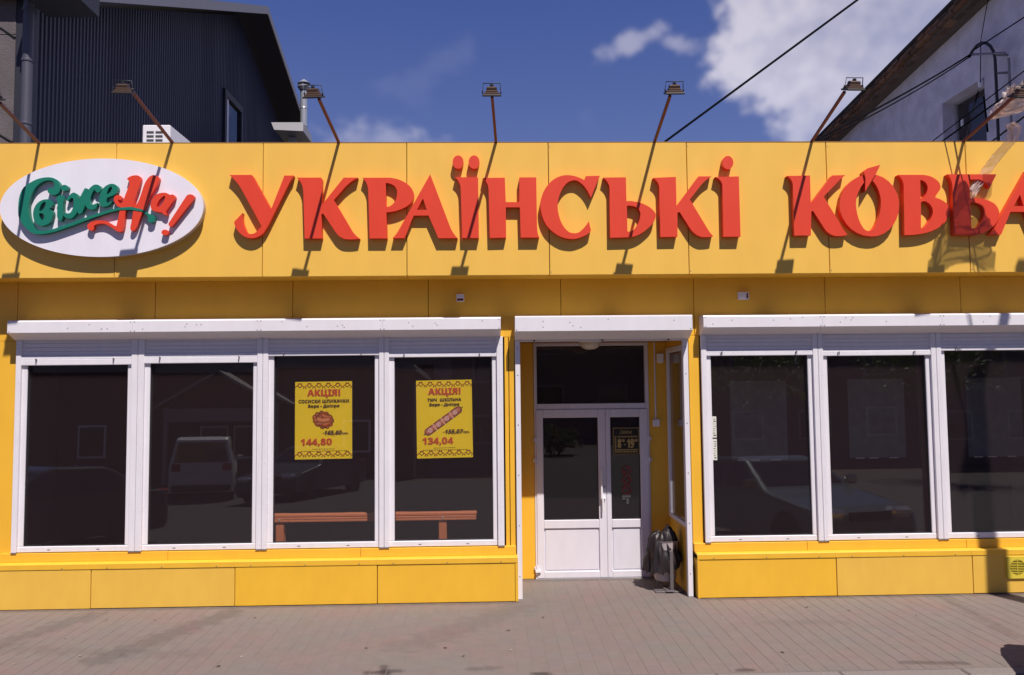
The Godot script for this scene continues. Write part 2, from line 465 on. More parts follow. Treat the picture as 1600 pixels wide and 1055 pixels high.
# ---------------------------------------------------------------- scene
func _ready() -> void:
	rng.seed = 7
	var cam := Camera3D.new()
	cam.name = "camera"
	add_child(cam)
	cam.fov = 44.49
	cam.near = 0.05
	cam.far = 600.0
	cam.transform = Transform3D(Basis(Vector3(0.99958, -0.01002, 0.02706), Vector3(0.00834, 0.99802, 0.06240), Vector3(-0.02763, -0.06215, 0.99768)).orthonormalized(), Vector3(0, 2.3, 9.13))
	cam.current = true

	var env := Environment.new()
	env.background_mode = Environment.BG_SKY
	var sky := Sky.new()
	var sm := ProceduralSkyMaterial.new()
	sm.sky_top_color = Color(0.165, 0.262, 0.520)
	sm.sky_horizon_color = Color(0.56, 0.63, 0.82)
	sm.sky_curve = 0.16
	sm.ground_bottom_color = Color(0.33, 0.31, 0.30)
	sm.ground_horizon_color = Color(0.38, 0.36, 0.36)
	sm.sun_angle_max = 6.0
	sm.sun_curve = 0.12
	sm.sky_cover = sky_cover()
	sky.sky_material = sm
	env.sky = sky
	env.background_energy_multiplier = 1.0
	env.tonemap_mode = Environment.TONE_MAPPER_LINEAR
	env.tonemap_exposure = 1.15
	env.sdfgi_enabled = true
	env.ssao_enabled = true
	env.ssil_enabled = true
	var we := WorldEnvironment.new()
	we.name = "world_environment"
	we.environment = env
	add_child(we)

	var sun := DirectionalLight3D.new()
	sun.name = "sun"
	sun.light_energy = 1.55
	sun.light_color = Color(1.0, 0.965, 0.93)
	sun.light_angular_distance = 0.55
	sun.shadow_enabled = true
	add_child(sun)
	sun.look_at_from_position(Vector3.ZERO, Vector3(-0.37, -1.65, -1.0), Vector3.UP)

	make_materials()
	build_ground()
	build_shop()
	build_windows()
	build_entrance()
	build_interior()
	build_sign()
	build_floodlights()
	build_posters()
	build_small_things()
	build_bin()
	build_litter()
	build_left_buildings()
	build_right_building()
	build_cables()
	build_street_behind()

func make_materials() -> void:
	tint_fine = noise_tex(0.06, 0.84, 1.0, 3, 512, 4, 0.0)
	tint_blotch = noise_tex(0.012, 0.88, 1.0, 8, 512, 5, 0.004)
	tint_streak = noise_tex(0.008, 0.972, 1.0, 21, 512, 3, 0.003)
	bump_grain = bump_tex(0.12, 4, 512, 3, 3.0)
	bump_wave = bump_tex(0.008, 9, 512, 2, 6.0)
	mat("yellow_sign", 0.86, 0.515, 0.088, 0.42, 0.0, tint_streak, 0.35, bump_wave, 0.10)
	mat("yellow_wall", 0.84, 0.465, 0.038, 0.45, 0.0, tint_streak, 0.4, bump_wave, 0.10)
	mat("yellow_plinth", 0.815, 0.462, 0.034, 0.5, 0.0, tint_streak, 0.55, bump_wave, 0.14)
	mat("yellow_faded", 0.77, 0.468, 0.068, 0.55, 0.0, tint_streak, 0.55, bump_wave, 0.14)
	mat("white_pvc", 0.76, 0.74, 0.795, 0.38, 0.0, tint_streak, 0.9)
	mat("white_box", 0.765, 0.745, 0.80, 0.42, 0.0, tint_streak, 0.6, bump_wave, 0.04)
	mat("slat_white", 0.72, 0.69, 0.75, 0.45, 0.0, tint_streak, 1.1)
	mat("door_white", 0.74, 0.72, 0.80, 0.35, 0.0, tint_streak, 0.8)
	mat("sign_white", 0.80, 0.77, 0.86, 0.5, 0.0, tint_streak, 0.5)
	mat("letter_red", 0.75, 0.056, 0.022, 0.45, 0.0, tint_streak, 0.7)
	mat("letter_green", 0.006, 0.185, 0.125, 0.45, 0.0, tint_streak, 0.9)
	mat("dark_gap", 0.05, 0.035, 0.02, 0.9)
	mat("dark_gasket", 0.03, 0.03, 0.035, 0.6)
	mat("screw", 0.30, 0.29, 0.30, 0.4, 0.7)
	mat("arm_rust", 0.16, 0.045, 0.035, 0.6, 0.0, tint_fine, 3.0)
	mat("lamp_brown", 0.095, 0.052, 0.036, 0.55, 0.2, tint_fine, 4.0)
	mat("lamp_dark", 0.03, 0.03, 0.035, 0.5, 0.3)
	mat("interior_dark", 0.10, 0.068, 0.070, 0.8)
	mat("interior_floor", 0.04, 0.034, 0.032, 0.5, 0.0, tint_fine, 1.0)
	mat("concrete", 0.25, 0.215, 0.205, 0.9, 0.0, tint_fine, 1.2, bump_grain, 0.4)
	mat("asphalt", 0.085, 0.078, 0.076, 0.9, 0.0, tint_fine, 0.8, bump_grain, 0.5)
	mat("sand_joint", 0.27, 0.228, 0.208, 0.95, 0.0, tint_fine, 2.0)
	mat("soil", 0.10, 0.08, 0.06, 0.95, 0.0, tint_fine, 0.5)
	mat("roof_felt", 0.34, 0.33, 0.33, 0.8, 0.0, tint_fine, 0.6)
	mat("galvanised", 0.46, 0.48, 0.54, 0.35, 0.35, tint_fine, 1.5)
	mat("black_rubber", 0.012, 0.012, 0.014, 0.7)
	mat("cable_black", 0.008, 0.008, 0.011, 0.95).metallic_specular = 0.1
	glass("window_glass", 0.115, 0.078, 0.088, 0.05)
	glass("clear_glass", 0.3, 0.3, 0.3, 0.05)
	glass("car_glass", 0.01, 0.012, 0.014, 0.8)

func vc_mat(called: String, rough: float, tint: Texture2D, scale: float, bump: Texture2D = null, bs := 0.3) -> StandardMaterial3D:
	var m := mat(called, 1, 1, 1, rough, 0.0, tint, scale, bump, bs)
	m.vertex_color_use_as_albedo = true
	return m

# dirt and colour drift of the paving, 16 m square
func stain_map() -> ImageTexture:
	var size := 768
	var im := Image.create(size, size, false, Image.FORMAT_RGB8)
	var n1 := FastNoiseLite.new()
	n1.seed = 31
	n1.frequency = 0.9
	n1.fractal_octaves = 4
	var n2 := FastNoiseLite.new()
	n2.seed = 77
	n2.frequency = 6.0
	n2.fractal_octaves = 4
	# [x0, z0, x1, z1, half width, strength]: old tyre and broom marks, and spills
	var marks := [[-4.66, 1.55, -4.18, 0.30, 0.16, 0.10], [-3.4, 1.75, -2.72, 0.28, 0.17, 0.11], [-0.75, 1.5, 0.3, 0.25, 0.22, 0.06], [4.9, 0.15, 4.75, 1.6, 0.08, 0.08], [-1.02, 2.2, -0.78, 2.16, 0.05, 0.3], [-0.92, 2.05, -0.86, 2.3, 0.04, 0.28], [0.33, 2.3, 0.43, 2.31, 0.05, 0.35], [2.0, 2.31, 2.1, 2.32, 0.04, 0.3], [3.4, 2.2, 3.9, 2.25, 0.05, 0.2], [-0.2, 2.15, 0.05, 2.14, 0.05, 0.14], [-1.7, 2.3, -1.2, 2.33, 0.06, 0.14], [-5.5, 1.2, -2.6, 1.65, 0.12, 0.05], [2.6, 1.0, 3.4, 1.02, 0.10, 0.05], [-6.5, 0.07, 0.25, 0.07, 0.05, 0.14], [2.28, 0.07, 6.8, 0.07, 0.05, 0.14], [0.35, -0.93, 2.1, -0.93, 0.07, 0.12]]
	for y in size:
		for x in size:
			var p := Vector2(x * 16.0 / size, y * 16.0 / size)
			if p.x > 8.0:
				p.x -= 16.0
			if p.y > 8.0:
				p.y -= 16.0
			if p.y < -1.2 or p.y > 2.6 or p.x < -6.6 or p.x > 6.9:
				im.set_pixel(x, y, Color(0.95, 0.94, 0.94))
				continue
			var a := n1.get_noise_2dv(p)
			var f := n2.get_noise_2dv(p)
			var c := Color(0.955 + 0.035 * a + 0.03 * f, 0.95 - 0.02 * a + 0.03 * f, 0.945 + 0.03 * f - 0.015 * a)
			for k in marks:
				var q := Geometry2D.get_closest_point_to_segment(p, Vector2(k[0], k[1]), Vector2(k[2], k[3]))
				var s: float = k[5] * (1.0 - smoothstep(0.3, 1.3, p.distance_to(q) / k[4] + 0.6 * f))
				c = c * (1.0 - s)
			im.set_pixel(x, y, c)
	return ImageTexture.create_from_image(im)

func build_ground() -> void:
	var st := mb()
	quad(st, Vector3(-250, -0.16, -250), Vector3(250, -0.16, -250), Vector3(250, -0.16, 250), Vector3(-250, -0.16, 250), Vector3.UP)
	obj("ground", st, mats.soil).set_meta("kind", "structure")
	st = mb()
	bx(st, Vector3(-60, -0.156, 2.53), Vector3(60, -0.12, 22.0))
	obj("road", st, mats.asphalt).set_meta("kind", "structure")
	var pav := Node3D.new()
	pav.name = "pavement"
	pav.set_meta("kind", "structure")
	add_child(pav)
	st = mb()
	bx(st, Vector3(-9, -0.15, -1.02), Vector3(9.5, -0.0035, 2.37))
	obj("bedding", st, mats.sand_joint, pav)
	var tones := [Vector3(0.205, 0.152, 0.142), Vector3(0.215, 0.165, 0.148), Vector3(0.196, 0.158, 0.150), Vector3(0.225, 0.156, 0.142), Vector3(0.200, 0.163, 0.140), Vector3(0.190, 0.150, 0.147), Vector3(0.222, 0.168, 0.158), Vector3(0.208, 0.150, 0.136)]
	var meshes := []
	var m := vc_mat("paver", 0.82, stain_map(), 1.0 / 16.0)
	m.heightmap_enabled = false
	var w := 0.133
	var l := 0.20
	for tone in tones.size():
		tones[tone] = Vector3(0.206, 0.174, 0.162).lerp(tones[tone] * 1.0, 0.36)
	for t in tones:
		st = mb()
		st.set_color(Color(t.x, t.y, t.z))
		bx(st, Vector3(-w / 2 + 0.0018, -0.06, -l / 2 + 0.0012), Vector3(w / 2 - 0.0018, 0, l / 2 - 0.0012), 0.0012)
		var me := st.commit()
		me.surface_set_material(0, m)
		meshes.append(me)
	var rest := mb()
	var rows := []
	for i in range(-66, 70):
		var x := i * w
		var off := (0.5 if i % 2 else 0.0) * l
		var z := 2.365 - l / 2 - off * 0.999
		if off > 0.0:
			rows.append([x, 2.365 - l / 4, 0.5])
			z = 2.365 - l / 2 - l / 2
		while z - l / 2 > -1.25:
			if z + l / 2 < 0.06 and (x < 0.30 or x > 2.20):
				break
			rows.append([x, z, 1.0])
			z -= l
	# the ones that show largest: near the kerb, inside the frame
	rows.sort_custom(func(a, b): return (a[1] - absf(a[0]) * 0.02 > b[1] - absf(b[0]) * 0.02))
	var n := 0
	for r in rows:
		var k := rng.randi() % tones.size()
		var t3 := Transform3D(Basis(Vector3.UP, rng.randf_range(-0.004, 0.004)).rotated(Vector3.RIGHT, rng.randf_range(-0.002, 0.002)), Vector3(r[0], rng.randf_range(-0.0012, 0.0), r[1]))
		if r[2] < 1.0:
			t3.basis = t3.basis.scaled(Vector3(1, 1, r[2]))
		if n < 300 and absf(r[0]) < 4.8:
			inst("paver", meshes[k], pav, t3)
			n += 1
		else:
			var tc: Vector3 = tones[k]
			rest.set_color(Color(tc.x, tc.y, tc.z))
			bx(rest, Vector3(-w / 2 + 0.0018, -0.06, -l / 2 + 0.0012), Vector3(w / 2 - 0.0018, 0, l / 2 - 0.0012), 0.0012, t3)
	var o := obj("paving_field", rest, m, pav)
	o.set_meta("kind", "stuff")
	var kerb := Node3D.new()
	kerb.name = "kerb"
	kerb.set_meta("kind", "structure")
	add_child(kerb)
	st = mb()
	bx(st, Vector3(-0.497, -0.2, 2.374), Vector3(0.497, 0.0, 2.525), 0.012)
	var km := st.commit()
	km.surface_set_material(0, mats.concrete)
	for i in range(-9, 10):
		inst("kerb_stone", km, kerb, Transform3D(Basis.IDENTITY, Vector3(i * 1.0 + 0.3, rng.randf_range(-0.004, 0.002), 0)))

var shop: Node3D

func build_shop() -> void:
	shop = thing("shop_building", "single-storey yellow metal-clad shop with white roller shutters and dark windows", "shop")
	var y: StandardMaterial3D = mats.yellow_wall
	# masonry behind the cladding
	for b in [[-6.72, -5.19, -0.02, 4.8, -0.3], [-5.19, 0.16, -0.02, 0.57, -0.3], [-5.19, 0.16, 2.9, 4.8, -0.3], [0.16, 0.28, -0.02, 4.8, -1.02], [0.28, 2.21, 2.89, 4.8, -0.3], [2.21, 2.36, 2.9, 4.8, -1.02], [2.21, 2.36, -0.02, 0.72, -1.02], [2.36, 7.75, -0.02, 0.57, -0.3], [2.36, 7.75, 2.9, 4.8, -0.3], [7.75, 8.25, -0.02, 4.8, -0.3]]:
		box("wall", Vector3(b[0], b[2], b[4]), Vector3(b[1], b[3], -0.115), mats.dark_gap, shop, 0.0)
	var panels := []
	# upper row under the sign
	var joints := [-6.72, -5.2, -3.699, -2.184, -0.677, 0.808, 2.312, 3.81, 5.372, 6.88, 8.25]
	for i in joints.size() - 1:
		panels.append([joints[i], joints[i + 1], 2.88, 3.56])
	# piers
	for p in [[-6.72, -5.195, 0.49, 2.877], [0.165, 0.214, 0.49, 2.877], [0.216, 0.281, 0.49, 2.877], [2.236, 2.362, 0.49, 2.877], [7.73, 8.25, 0.49, 2.877]]:
		panels.append(p)
	for p in panels:
		var st := mb()
		bx(st, Vector3(p[0] + 0.003, p[2], -0.112), Vector3(p[1] - 0.003, p[3], -0.08 + rng.randf_range(-0.001, 0.001)), 0.003)
		obj("wall_panel", st, y, shop)
	# strip under the frames, ledge and plinth
	for s in [[-6.72, [-5.3, -3.5, -1.42, 0.278], 0.0], [2.24, [3.5, 5.29, 6.88, 8.25], 0.0]]:
		var x0: float = s[0]
		for x1 in s[1]:
			if x1 > -5.0:
				var st := mb()
				bx(st, Vector3(x0 + 0.002, 0.487, -0.112), Vector3(x1 - 0.002, 0.5775, -0.036), 0.002)
				obj("sill_strip", st, y, shop)
			x0 = x1
	var ledge := [Vector2(-0.11, 0.487), Vector2(-0.034, 0.4855), Vector2(0.047, 0.479), Vector2(0.053, 0.473), Vector2(0.053, 0.421), Vector2(0.049, 0.419), Vector2(0.046, 0.462), Vector2(-0.11, 0.470)]
	for s in [[-6.72, [-4.29, -2.765, -1.24, 0.292]], [2.25, [3.775, 5.29, 6.8, 8.25]]]:
		var x0: float = s[0]
		for x1 in s[1]:
			var st := mb()
			prism_x(st, ledge, x0, x1 - 0.0015)
			var o := obj("ledge_flashing", st, mats.yellow_plinth, shop)
			for k in 3:
				var sc := mb()
				var xs: float = x0 + (x1 - x0) * (0.12 + 0.38 * k)
				lathe(sc, [[0.0, 0.004], [0.006, 0.003], [0.006, 0.0]], 8, Transform3D(Basis(Vector3.RIGHT, PI / 2), Vector3(xs, 0.432, 0.0532)))
				obj("screw", sc, mats.screw, o)
			x0 = x1
	for s in [[-6.72, [-4.278, -2.753, -1.229, 0.262]], [2.27, [3.785, 5.3, 6.8, 8.25]]]:
		var x0: float = s[0]
		for x1 in s[1]:
			var st := mb()
			var dz := rng.randf_range(-0.002, 0.002)
			bx(st, Vector3(x0 + 0.004, 0.004 + rng.randf_range(0, 0.004), 0.0), Vector3(x1 - 0.004, 0.425, 0.0455 + dz), 0.003)
			obj("plinth_panel", st, mats.yellow_faded if x1 < -2.0 or x1 > 5.0 else mats.yellow_plinth, shop)
			x0 = x1
		box("plinth_core", Vector3(s[0], -0.02, -0.115), Vector3(x0 - 0.01, 0.41, 0.001), mats.dark_gap, shop, 0.0)
	# corner pieces of the plinth beside the entrance
	box("plinth_corner", Vector3(0.262, 0.003, -0.10), Vector3(0.292, 0.416, 0.049), mats.yellow_plinth, shop)
	box("plinth_corner", Vector3(2.25, 0.003, -0.10), Vector3(2.274, 0.416, 0.05), mats.yellow_plinth, shop)
	# roof
	box("roof", Vector3(-6.72, 4.72, -9.0), Vector3(8.25, 4.84, 0.02), mats.roof_felt, shop, 0.0)
	box("roof_edge", Vector3(-6.72, 4.84, -0.25), Vector3(8.25, 4.93, 0.02), mats.roof_felt, shop, 0.0)
	for b in [[-6.72, -6.5], [8.03, 8.25]]:
		box("side_wall", Vector3(b[0], -0.1, -9.0), Vector3(b[1], 4.72, -0.3), mats.concrete, shop, 0.0)
	box("rear_wall", Vector3(-6.5, -0.1, -9.0), Vector3(8.03, 4.72, -8.8), mats.concrete, shop, 0.0)

var casing := [Vector2(-0.10, 3.088), Vector2(0.085, 3.092), Vector2(0.112, 3.085), Vector2(0.12, 3.072), Vector2(0.12, 2.956), Vector2(-0.028, 2.884), Vector2(-0.10, 2.884)]

func build_windows() -> void:
	# [left, right, underside of the closing slat]
	var bays := [[-5.19, -3.855, 2.609, 0], [-3.855, -2.498, 2.619, 0], [-2.498, -1.165, 2.688, 0], [-1.165, 0.128, 2.662, 0], [2.363, 3.69, 2.647, 1], [3.69, 5.034, 2.635, 1], [5.034, 6.38, 2.682, 1], [6.38, 7.722, 2.64, 1]]
	var guides := {0: [-5.173, -5.117, true], 1: [-3.925, -3.787, false], 2: [-2.556, -2.436, false], 3: [-1.220, -1.110, false], 4: [0.080, 0.150, true], 5: [2.367, 2.427, true], 6: [3.630, 3.746, false], 7: [4.975, 5.092, false], 8: [6.32, 6.44, false], 9: [7.66, 7.72, true]}
	for i in bays.size():
		var b: Array = bays[i]
		var gl: Array = guides[i + b[3]]
		var gr: Array = guides[i + b[3] + 1]
		var x0: float = gl[1]
		var x1: float = gr[0]
		# --- window: frame with the panes and the glazing gasket
		var st := mb()
		var f0 := x0 - 0.05
		var f1 := x1 + 0.05
		bx(st, Vector3(f0, 0.585, -0.135), Vector3(f1, 0.648, -0.058), 0.006)
		bx(st, Vector3(f0, 2.82, -0.135), Vector3(f1, 2.884, -0.060), 0.006)
		bx(st, Vector3(f0, 0.6485, -0.135), Vector3(x0 + 0.055, 2.8195, -0.061), 0.006)
		bx(st, Vector3(x1 - 0.052, 0.6485, -0.135), Vector3(f1, 2.8195, -0.061), 0.006)
		var win := obj("window", st, mats.white_pvc, shop)
		st = mb()
		for e in [[x0 + 0.055, x1 - 0.052, 0.648, 0.654], [x0 + 0.055, x1 - 0.052, 2.81, 2.82]]:
			bx(st, Vector3(e[0], e[2], -0.120), Vector3(e[1], e[3], -0.073))
		for e in [[x0 + 0.055, x0 + 0.060], [x1 - 0.057, x1 - 0.052]]:
			bx(st, Vector3(e[0], 0.654, -0.120), Vector3(e[1], 2.81, -0.073))
		obj("gasket", st, mats.dark_gasket, win)
		for k in 3:
			st = mb()
			var hw := (x1 - x0 - 0.11) / 2.0
			var yc := 1.735
			quad(st, Vector3(-hw, -1.084, 0), Vector3(hw, -1.084, 0), Vector3(hw, 1.084, 0), Vector3(-hw, 1.084, 0), Vector3.BACK)
			var pane := obj("pane", st, mats.window_glass, win, Vector3((x0 + x1) / 2.0, yc, -0.090 - 0.012 * k))
			pane.rotation.x = -deg_to_rad(1.25 + 0.12 * sin(i * 2.3))
			pane.rotation.y = deg_to_rad(0.25 * sin(i * 1.7 + 0.4))
		for k in 2:
			st = mb()
			bx(st, Vector3(-0.016, -0.004, 0), Vector3(0.016, 0.004, 0.003), 0.001)
			obj("drain_cap", st, mats.screw, win, Vector3(lerpf(x0, x1, 0.28 + 0.44 * k), 0.612, -0.058))
		# --- roller shutter
		st = mb()
		prism_x(st, casing, b[0] + 0.001, b[1] - 0.001)
		var box_ := obj("roller_shutter", st, mats.white_box, shop)
		for k in 4:
			var sc := mb()
			lathe(sc, [[0.0, 0.004], [0.005, 0.003], [0.006, 0.0]], 8, Transform3D(Basis(Vector3.RIGHT, PI / 2), Vector3(b[0] + (0.02 if k % 2 == 0 else b[1] - b[0] - 0.02), 2.966 if k < 2 else 3.066, 0.12)))
			obj("screw", sc, mats.screw, box_)
		for k in 5:
			var sc := mb()
			lathe(sc, [[0.0, 0.0012], [0.007, 0.0008], [0.009, 0.0]], 9, Transform3D(Basis(Vector3.RIGHT, PI / 2), Vector3(rng.randf_range(b[0] + 0.1, b[1] - 0.1), rng.randf_range(2.985, 3.06), 0.12)))
			obj("plastic_cap", sc, mat("cap_grey", 0.42, 0.40, 0.44, 0.6), box_)
		# curtain: slats above the closing slat
		var ytop := 2.90
		var yb: float = b[2]
		var high := 0.105 if b[3] == 0 and i < 2 else (0.045 if i in [2, 3] else 0.06)
		var end := mb()
		prism_x(end, [Vector2(-0.066, yb), Vector2(-0.036, yb), Vector2(-0.034, yb + 0.006), Vector2(-0.034, yb + high * 0.58), Vector2(-0.040, yb + high * 0.62), Vector2(-0.036, yb + high * 0.66), Vector2(-0.038, yb + high), Vector2(-0.066, yb + high)], x0 - 0.012, x1 + 0.012)
		obj("end_slat", end, mats.white_pvc, box_)
		var ys := yb + high
		while ys < ytop:
			var yn := minf(ys + 0.045, ytop)
			st = mb()
			prism_x(st, [Vector2(-0.064, ys + 0.001), Vector2(-0.0485, ys + 0.001), Vector2(-0.046, ys + 0.006), Vector2(-0.045, (ys + yn) / 2.0), Vector2(-0.046, yn - 0.005), Vector2(-0.0485, yn - 0.001), Vector2(-0.064, yn - 0.001)], x0 - 0.012, x1 + 0.012)
			obj("slat", st, mats.slat_white, box_)
			ys = yn
		for k in 2:
			st = mb()
			var xk := lerpf(x0, x1, 0.14 + 0.70 * k)
			var yk := yb + high * 0.6
			tube(st, [Vector3(xk, yk, -0.034), Vector3(xk + 0.002, yk + 0.004, -0.006)], 0.008, 8)
			tube(st, [Vector3(xk + 0.002, yk + 0.007, -0.006), Vector3(xk + 0.002, yk - 0.030, -0.008)], 0.005, 8)
			obj("stop_pin", st, mats.screw, box_)
		# guide rails beside this bay
		var rails := []
		if gl[2]:
			rails.append([gl[0], gl[1]])
		else:
			rails.append([(gl[0] + gl[1]) / 2.0 + 0.002, gl[1]])
		if gr[2]:
			rails.append([gr[0], gr[1]])
		else:
			rails.append([gr[0], (gr[0] + gr[1]) / 2.0 - 0.002])
		for r in rails:
			st = mb()
			bx(st, Vector3(r[0], 0.588, -0.062), Vector3(r[1], 2.883, -0.026), 0.004)
			var mid: float = (r[0] + r[1]) / 2.0
			bx(st, Vector3(mid - 0.004, 0.592, -0.03), Vector3(mid + 0.004, 2.882, -0.0248), 0.001)
			var g := obj("guide_rail", st, mats.white_pvc, shop)
			for yy in [0.64, 1.02, 1.52, 2.02, 2.42, 2.80]:
				var sc := mb()
				lathe(sc, [[0.0, 0.003], [0.006, 0.0022], [0.007, 0.0]], 8, Transform3D(Basis(Vector3.RIGHT, PI / 2), Vector3(mid + 0.014, yy, -0.026)))
				obj("plug", sc, mats.white_pvc, g)
			box("rail_foot", Vector3(r[0] - 0.001, 0.578, -0.060), Vector3(r[1] + 0.001, 0.588, -0.024), mats.screw, g, 0.001)

func build_entrance() -> void:
	var y: StandardMaterial3D = mats.yellow_wall
	# shutter casing over the entrance
	var st := mb()
	prism_x(st, [Vector2(-0.10, 3.088), Vector2(0.165, 3.092), Vector2(0.178, 3.085), Vector2(0.18, 3.075), Vector2(0.18, 2.925), Vector2(0.02, 2.842), Vector2(-0.10, 2.842)], 0.283, 2.226)
	var o := obj("roller_shutter", st, mats.white_box, shop)
	for xk in [0.30, 2.208]:
		var sc := mb()
		lathe(sc, [[0.0, 0.004], [0.006, 0.003], [0.007, 0.0]], 8, Transform3D(Basis(Vector3.RIGHT, PI / 2), Vector3(xk, 2.94, 0.18)))
		obj("screw", sc, mats.screw, o)
	for k in 7:
		var sc := mb()
		lathe(sc, [[0.0, 0.0012], [0.007, 0.0008], [0.009, 0.0]], 9, Transform3D(Basis(Vector3.RIGHT, PI / 2), Vector3(rng.randf_range(0.4, 2.1), rng.randf_range(2.95, 3.06), 0.18)))
		obj("plastic_cap", sc, mats.cap_grey, o)
	st = mb()
	bx(st, Vector3(0.345, 2.822, -0.05), Vector3(2.165, 2.842, -0.028), 0.002)
	obj("end_slat", st, mats.white_pvc, o)
	for xk in [0.50, 1.26, 2.0]:
		st = mb()
		tube(st, [Vector3(xk, 2.832, -0.028), Vector3(xk, 2.832, 0.0)], 0.009, 8)
		obj("stop_pin", st, mats.black_rubber, o)
	for r in [[0.286, 0.342], [2.165, 2.222]]:
		st = mb()
		bx(st, Vector3(r[0], 0.002, -0.105), Vector3(r[1], 2.843, -0.035), 0.004)
		var g := obj("guide_rail", st, mats.white_pvc, shop)
		for yy in [0.25, 0.8, 1.35, 1.9, 2.45, 2.75]:
			var sc := mb()
			lathe(sc, [[0.0, 0.003], [0.006, 0.0022], [0.007, 0.0]], 8, Transform3D(Basis(Vector3.RIGHT, PI / 2), Vector3((r[0] + r[1]) / 2.0, yy, -0.035)))
			obj("plug", sc, mats.screw, g)
	# recess lining
	box("recess_wall", Vector3(0.28, 0.0, -1.06), Vector3(0.30, 2.86, -0.106), y, shop, 0.0)
	box("recess_wall", Vector3(0.30, 0.004, -1.06), Vector3(0.538, 2.86, -1.0), y, shop, 0.003)
	box("recess_wall", Vector3(1.957, 0.004, -1.06), Vector3(2.184, 2.86, -1.0), y, shop, 0.003)
	box("recess_wall", Vector3(2.184, 0.004, -1.06), Vector3(2.20, 0.735, -0.106), y, shop, 0.0)
	box("recess_wall", Vector3(2.184, 2.78, -1.0), Vector3(2.20, 2.86, -0.106), y, shop, 0.0)
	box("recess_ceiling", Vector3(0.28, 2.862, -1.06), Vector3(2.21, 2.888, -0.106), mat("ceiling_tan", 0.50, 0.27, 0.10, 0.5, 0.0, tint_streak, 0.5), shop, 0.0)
	box("wall", Vector3(2.2105, 0.7205, -0.22), Vector3(2.36, 2.8995, -0.1135), mats.dark_gap, shop, 0.0)
	# side window of the recess
	st = mb()
	bx(st, Vector3(2.172, 0.735, -0.99), Vector3(2.21, 0.785, -0.108), 0.004)
	bx(st, Vector3(2.172, 2.72, -0.99), Vector3(2.21, 2.78, -0.108), 0.004)
	bx(st, Vector3(2.173, 0.7855, -0.99), Vector3(2.21, 2.7195, -0.935), 0.004)
	bx(st, Vector3(2.173, 0.7855, -0.16), Vector3(2.21, 2.7195, -0.108), 0.004)
	var side := obj("side_window", st, mats.white_pvc, shop)
	st = mb()
	quad(st, Vector3(2.192, 0.785, -0.935), Vector3(2.192, 0.785, -0.16), Vector3(2.192, 2.72, -0.16), Vector3(2.192, 2.72, -0.935), Vector3.LEFT)
	obj("pane", st, mats.window_glass, side)
	st = mb()
	quad(st, Vector3(2.206, 0.785, -0.935), Vector3(2.206, 0.785, -0.16), Vector3(2.206, 2.72, -0.16), Vector3(2.206, 2.72, -0.935), Vector3.LEFT)
	obj("pane", st, mats.window_glass, side)
	# the double door with its transom
	var z := -1.0
	var dm: StandardMaterial3D = mats.door_white
	st = mb()
	bx(st, Vector3(0.540, 0.0, z - 0.07), Vector3(0.578, 2.86, z + 0.01), 0.005)
	bx(st, Vector3(1.912, 0.0, z - 0.07), Vector3(1.955, 2.86, z + 0.01), 0.005)
	bx(st, Vector3(0.5785, 2.822, z - 0.07), Vector3(1.9115, 2.86, z + 0.009), 0.005)
	bx(st, Vector3(0.5785, 2.045, z - 0.07), Vector3(1.9115, 2.112, z + 0.009), 0.005)
	var door := obj("door", st, dm, shop)
	for k in 2:
		st = mb()
		quad(st, Vector3(0.578, 2.112, 0), Vector3(1.912, 2.112, 0), Vector3(1.912, 2.822, 0), Vector3(0.578, 2.822, 0), Vector3.BACK)
		obj("transom_pane", st, mats.window_glass, door, Vector3(0, 0, z - 0.02 - 0.016 * k))
	for lf in [[0.562, 1.4115, 0.647, 1.318, 0.650, 1.322], [1.4145, 1.934, 1.472, 1.832, 1.484, 1.844]]:
		st = mb()
		var x0: float = lf[0]
		var x1: float = lf[1]
		bx(st, Vector3(x0, 0.012, z - 0.045), Vector3(lf[2], 2.042, z + 0.024), 0.006)
		bx(st, Vector3(lf[3], 0.012, z - 0.045), Vector3(x1, 2.042, z + 0.024), 0.006)
		bx(st, Vector3(lf[2] + 0.0005, 1.942, z - 0.045), Vector3(lf[3] - 0.0005, 2.042, z + 0.023), 0.006)
		bx(st, Vector3(lf[2] + 0.0005, 0.604, z - 0.045), Vector3(lf[3] - 0.0005, 0.706, z + 0.023), 0.006)
		bx(st, Vector3(lf[2] + 0.0005, 0.012, z - 0.045), Vector3(lf[3] - 0.0005, 0.092, z + 0.023), 0.006)
		obj("leaf", st, dm, door)
		st = mb()
		bx(st, Vector3(lf[2], 0.092, z - 0.04), Vector3(lf[3], 0.604, z - 0.002), 0.0)
		bx(st, Vector3(lf[2] + 0.012, 0.104, z - 0.01), Vector3(lf[3] - 0.012, 0.592, z + 0.008), 0.008)
		obj("lower_panel", st, dm, door)
		st = mb()
		for e in [[lf[2], lf[3], 0.702, 0.711], [lf[2], lf[3], 1.937, 1.946]]:
			bx(st, Vector3(e[0], e[2], z - 0.03), Vector3(e[1], e[3], z + 0.012))
		for e in [[lf[2] - 0.002, lf[2] + 0.006], [lf[3] - 0.006, lf[3] + 0.002]]:
			bx(st, Vector3(e[0], 0.711, z - 0.03), Vector3(e[1], 1.937, z + 0.012))
		obj("gasket", st, mats.dark_gasket, door)
		for k in 2:
			st = mb()
			quad(st, Vector3(lf[2], 0.706, 0), Vector3(lf[3], 0.706, 0), Vector3(lf[3], 1.942, 0), Vector3(lf[2], 1.942, 0), Vector3.BACK)
			obj("pane", st, mats.window_glass, door, Vector3(0, 0, z - 0.004 - 0.016 * k))
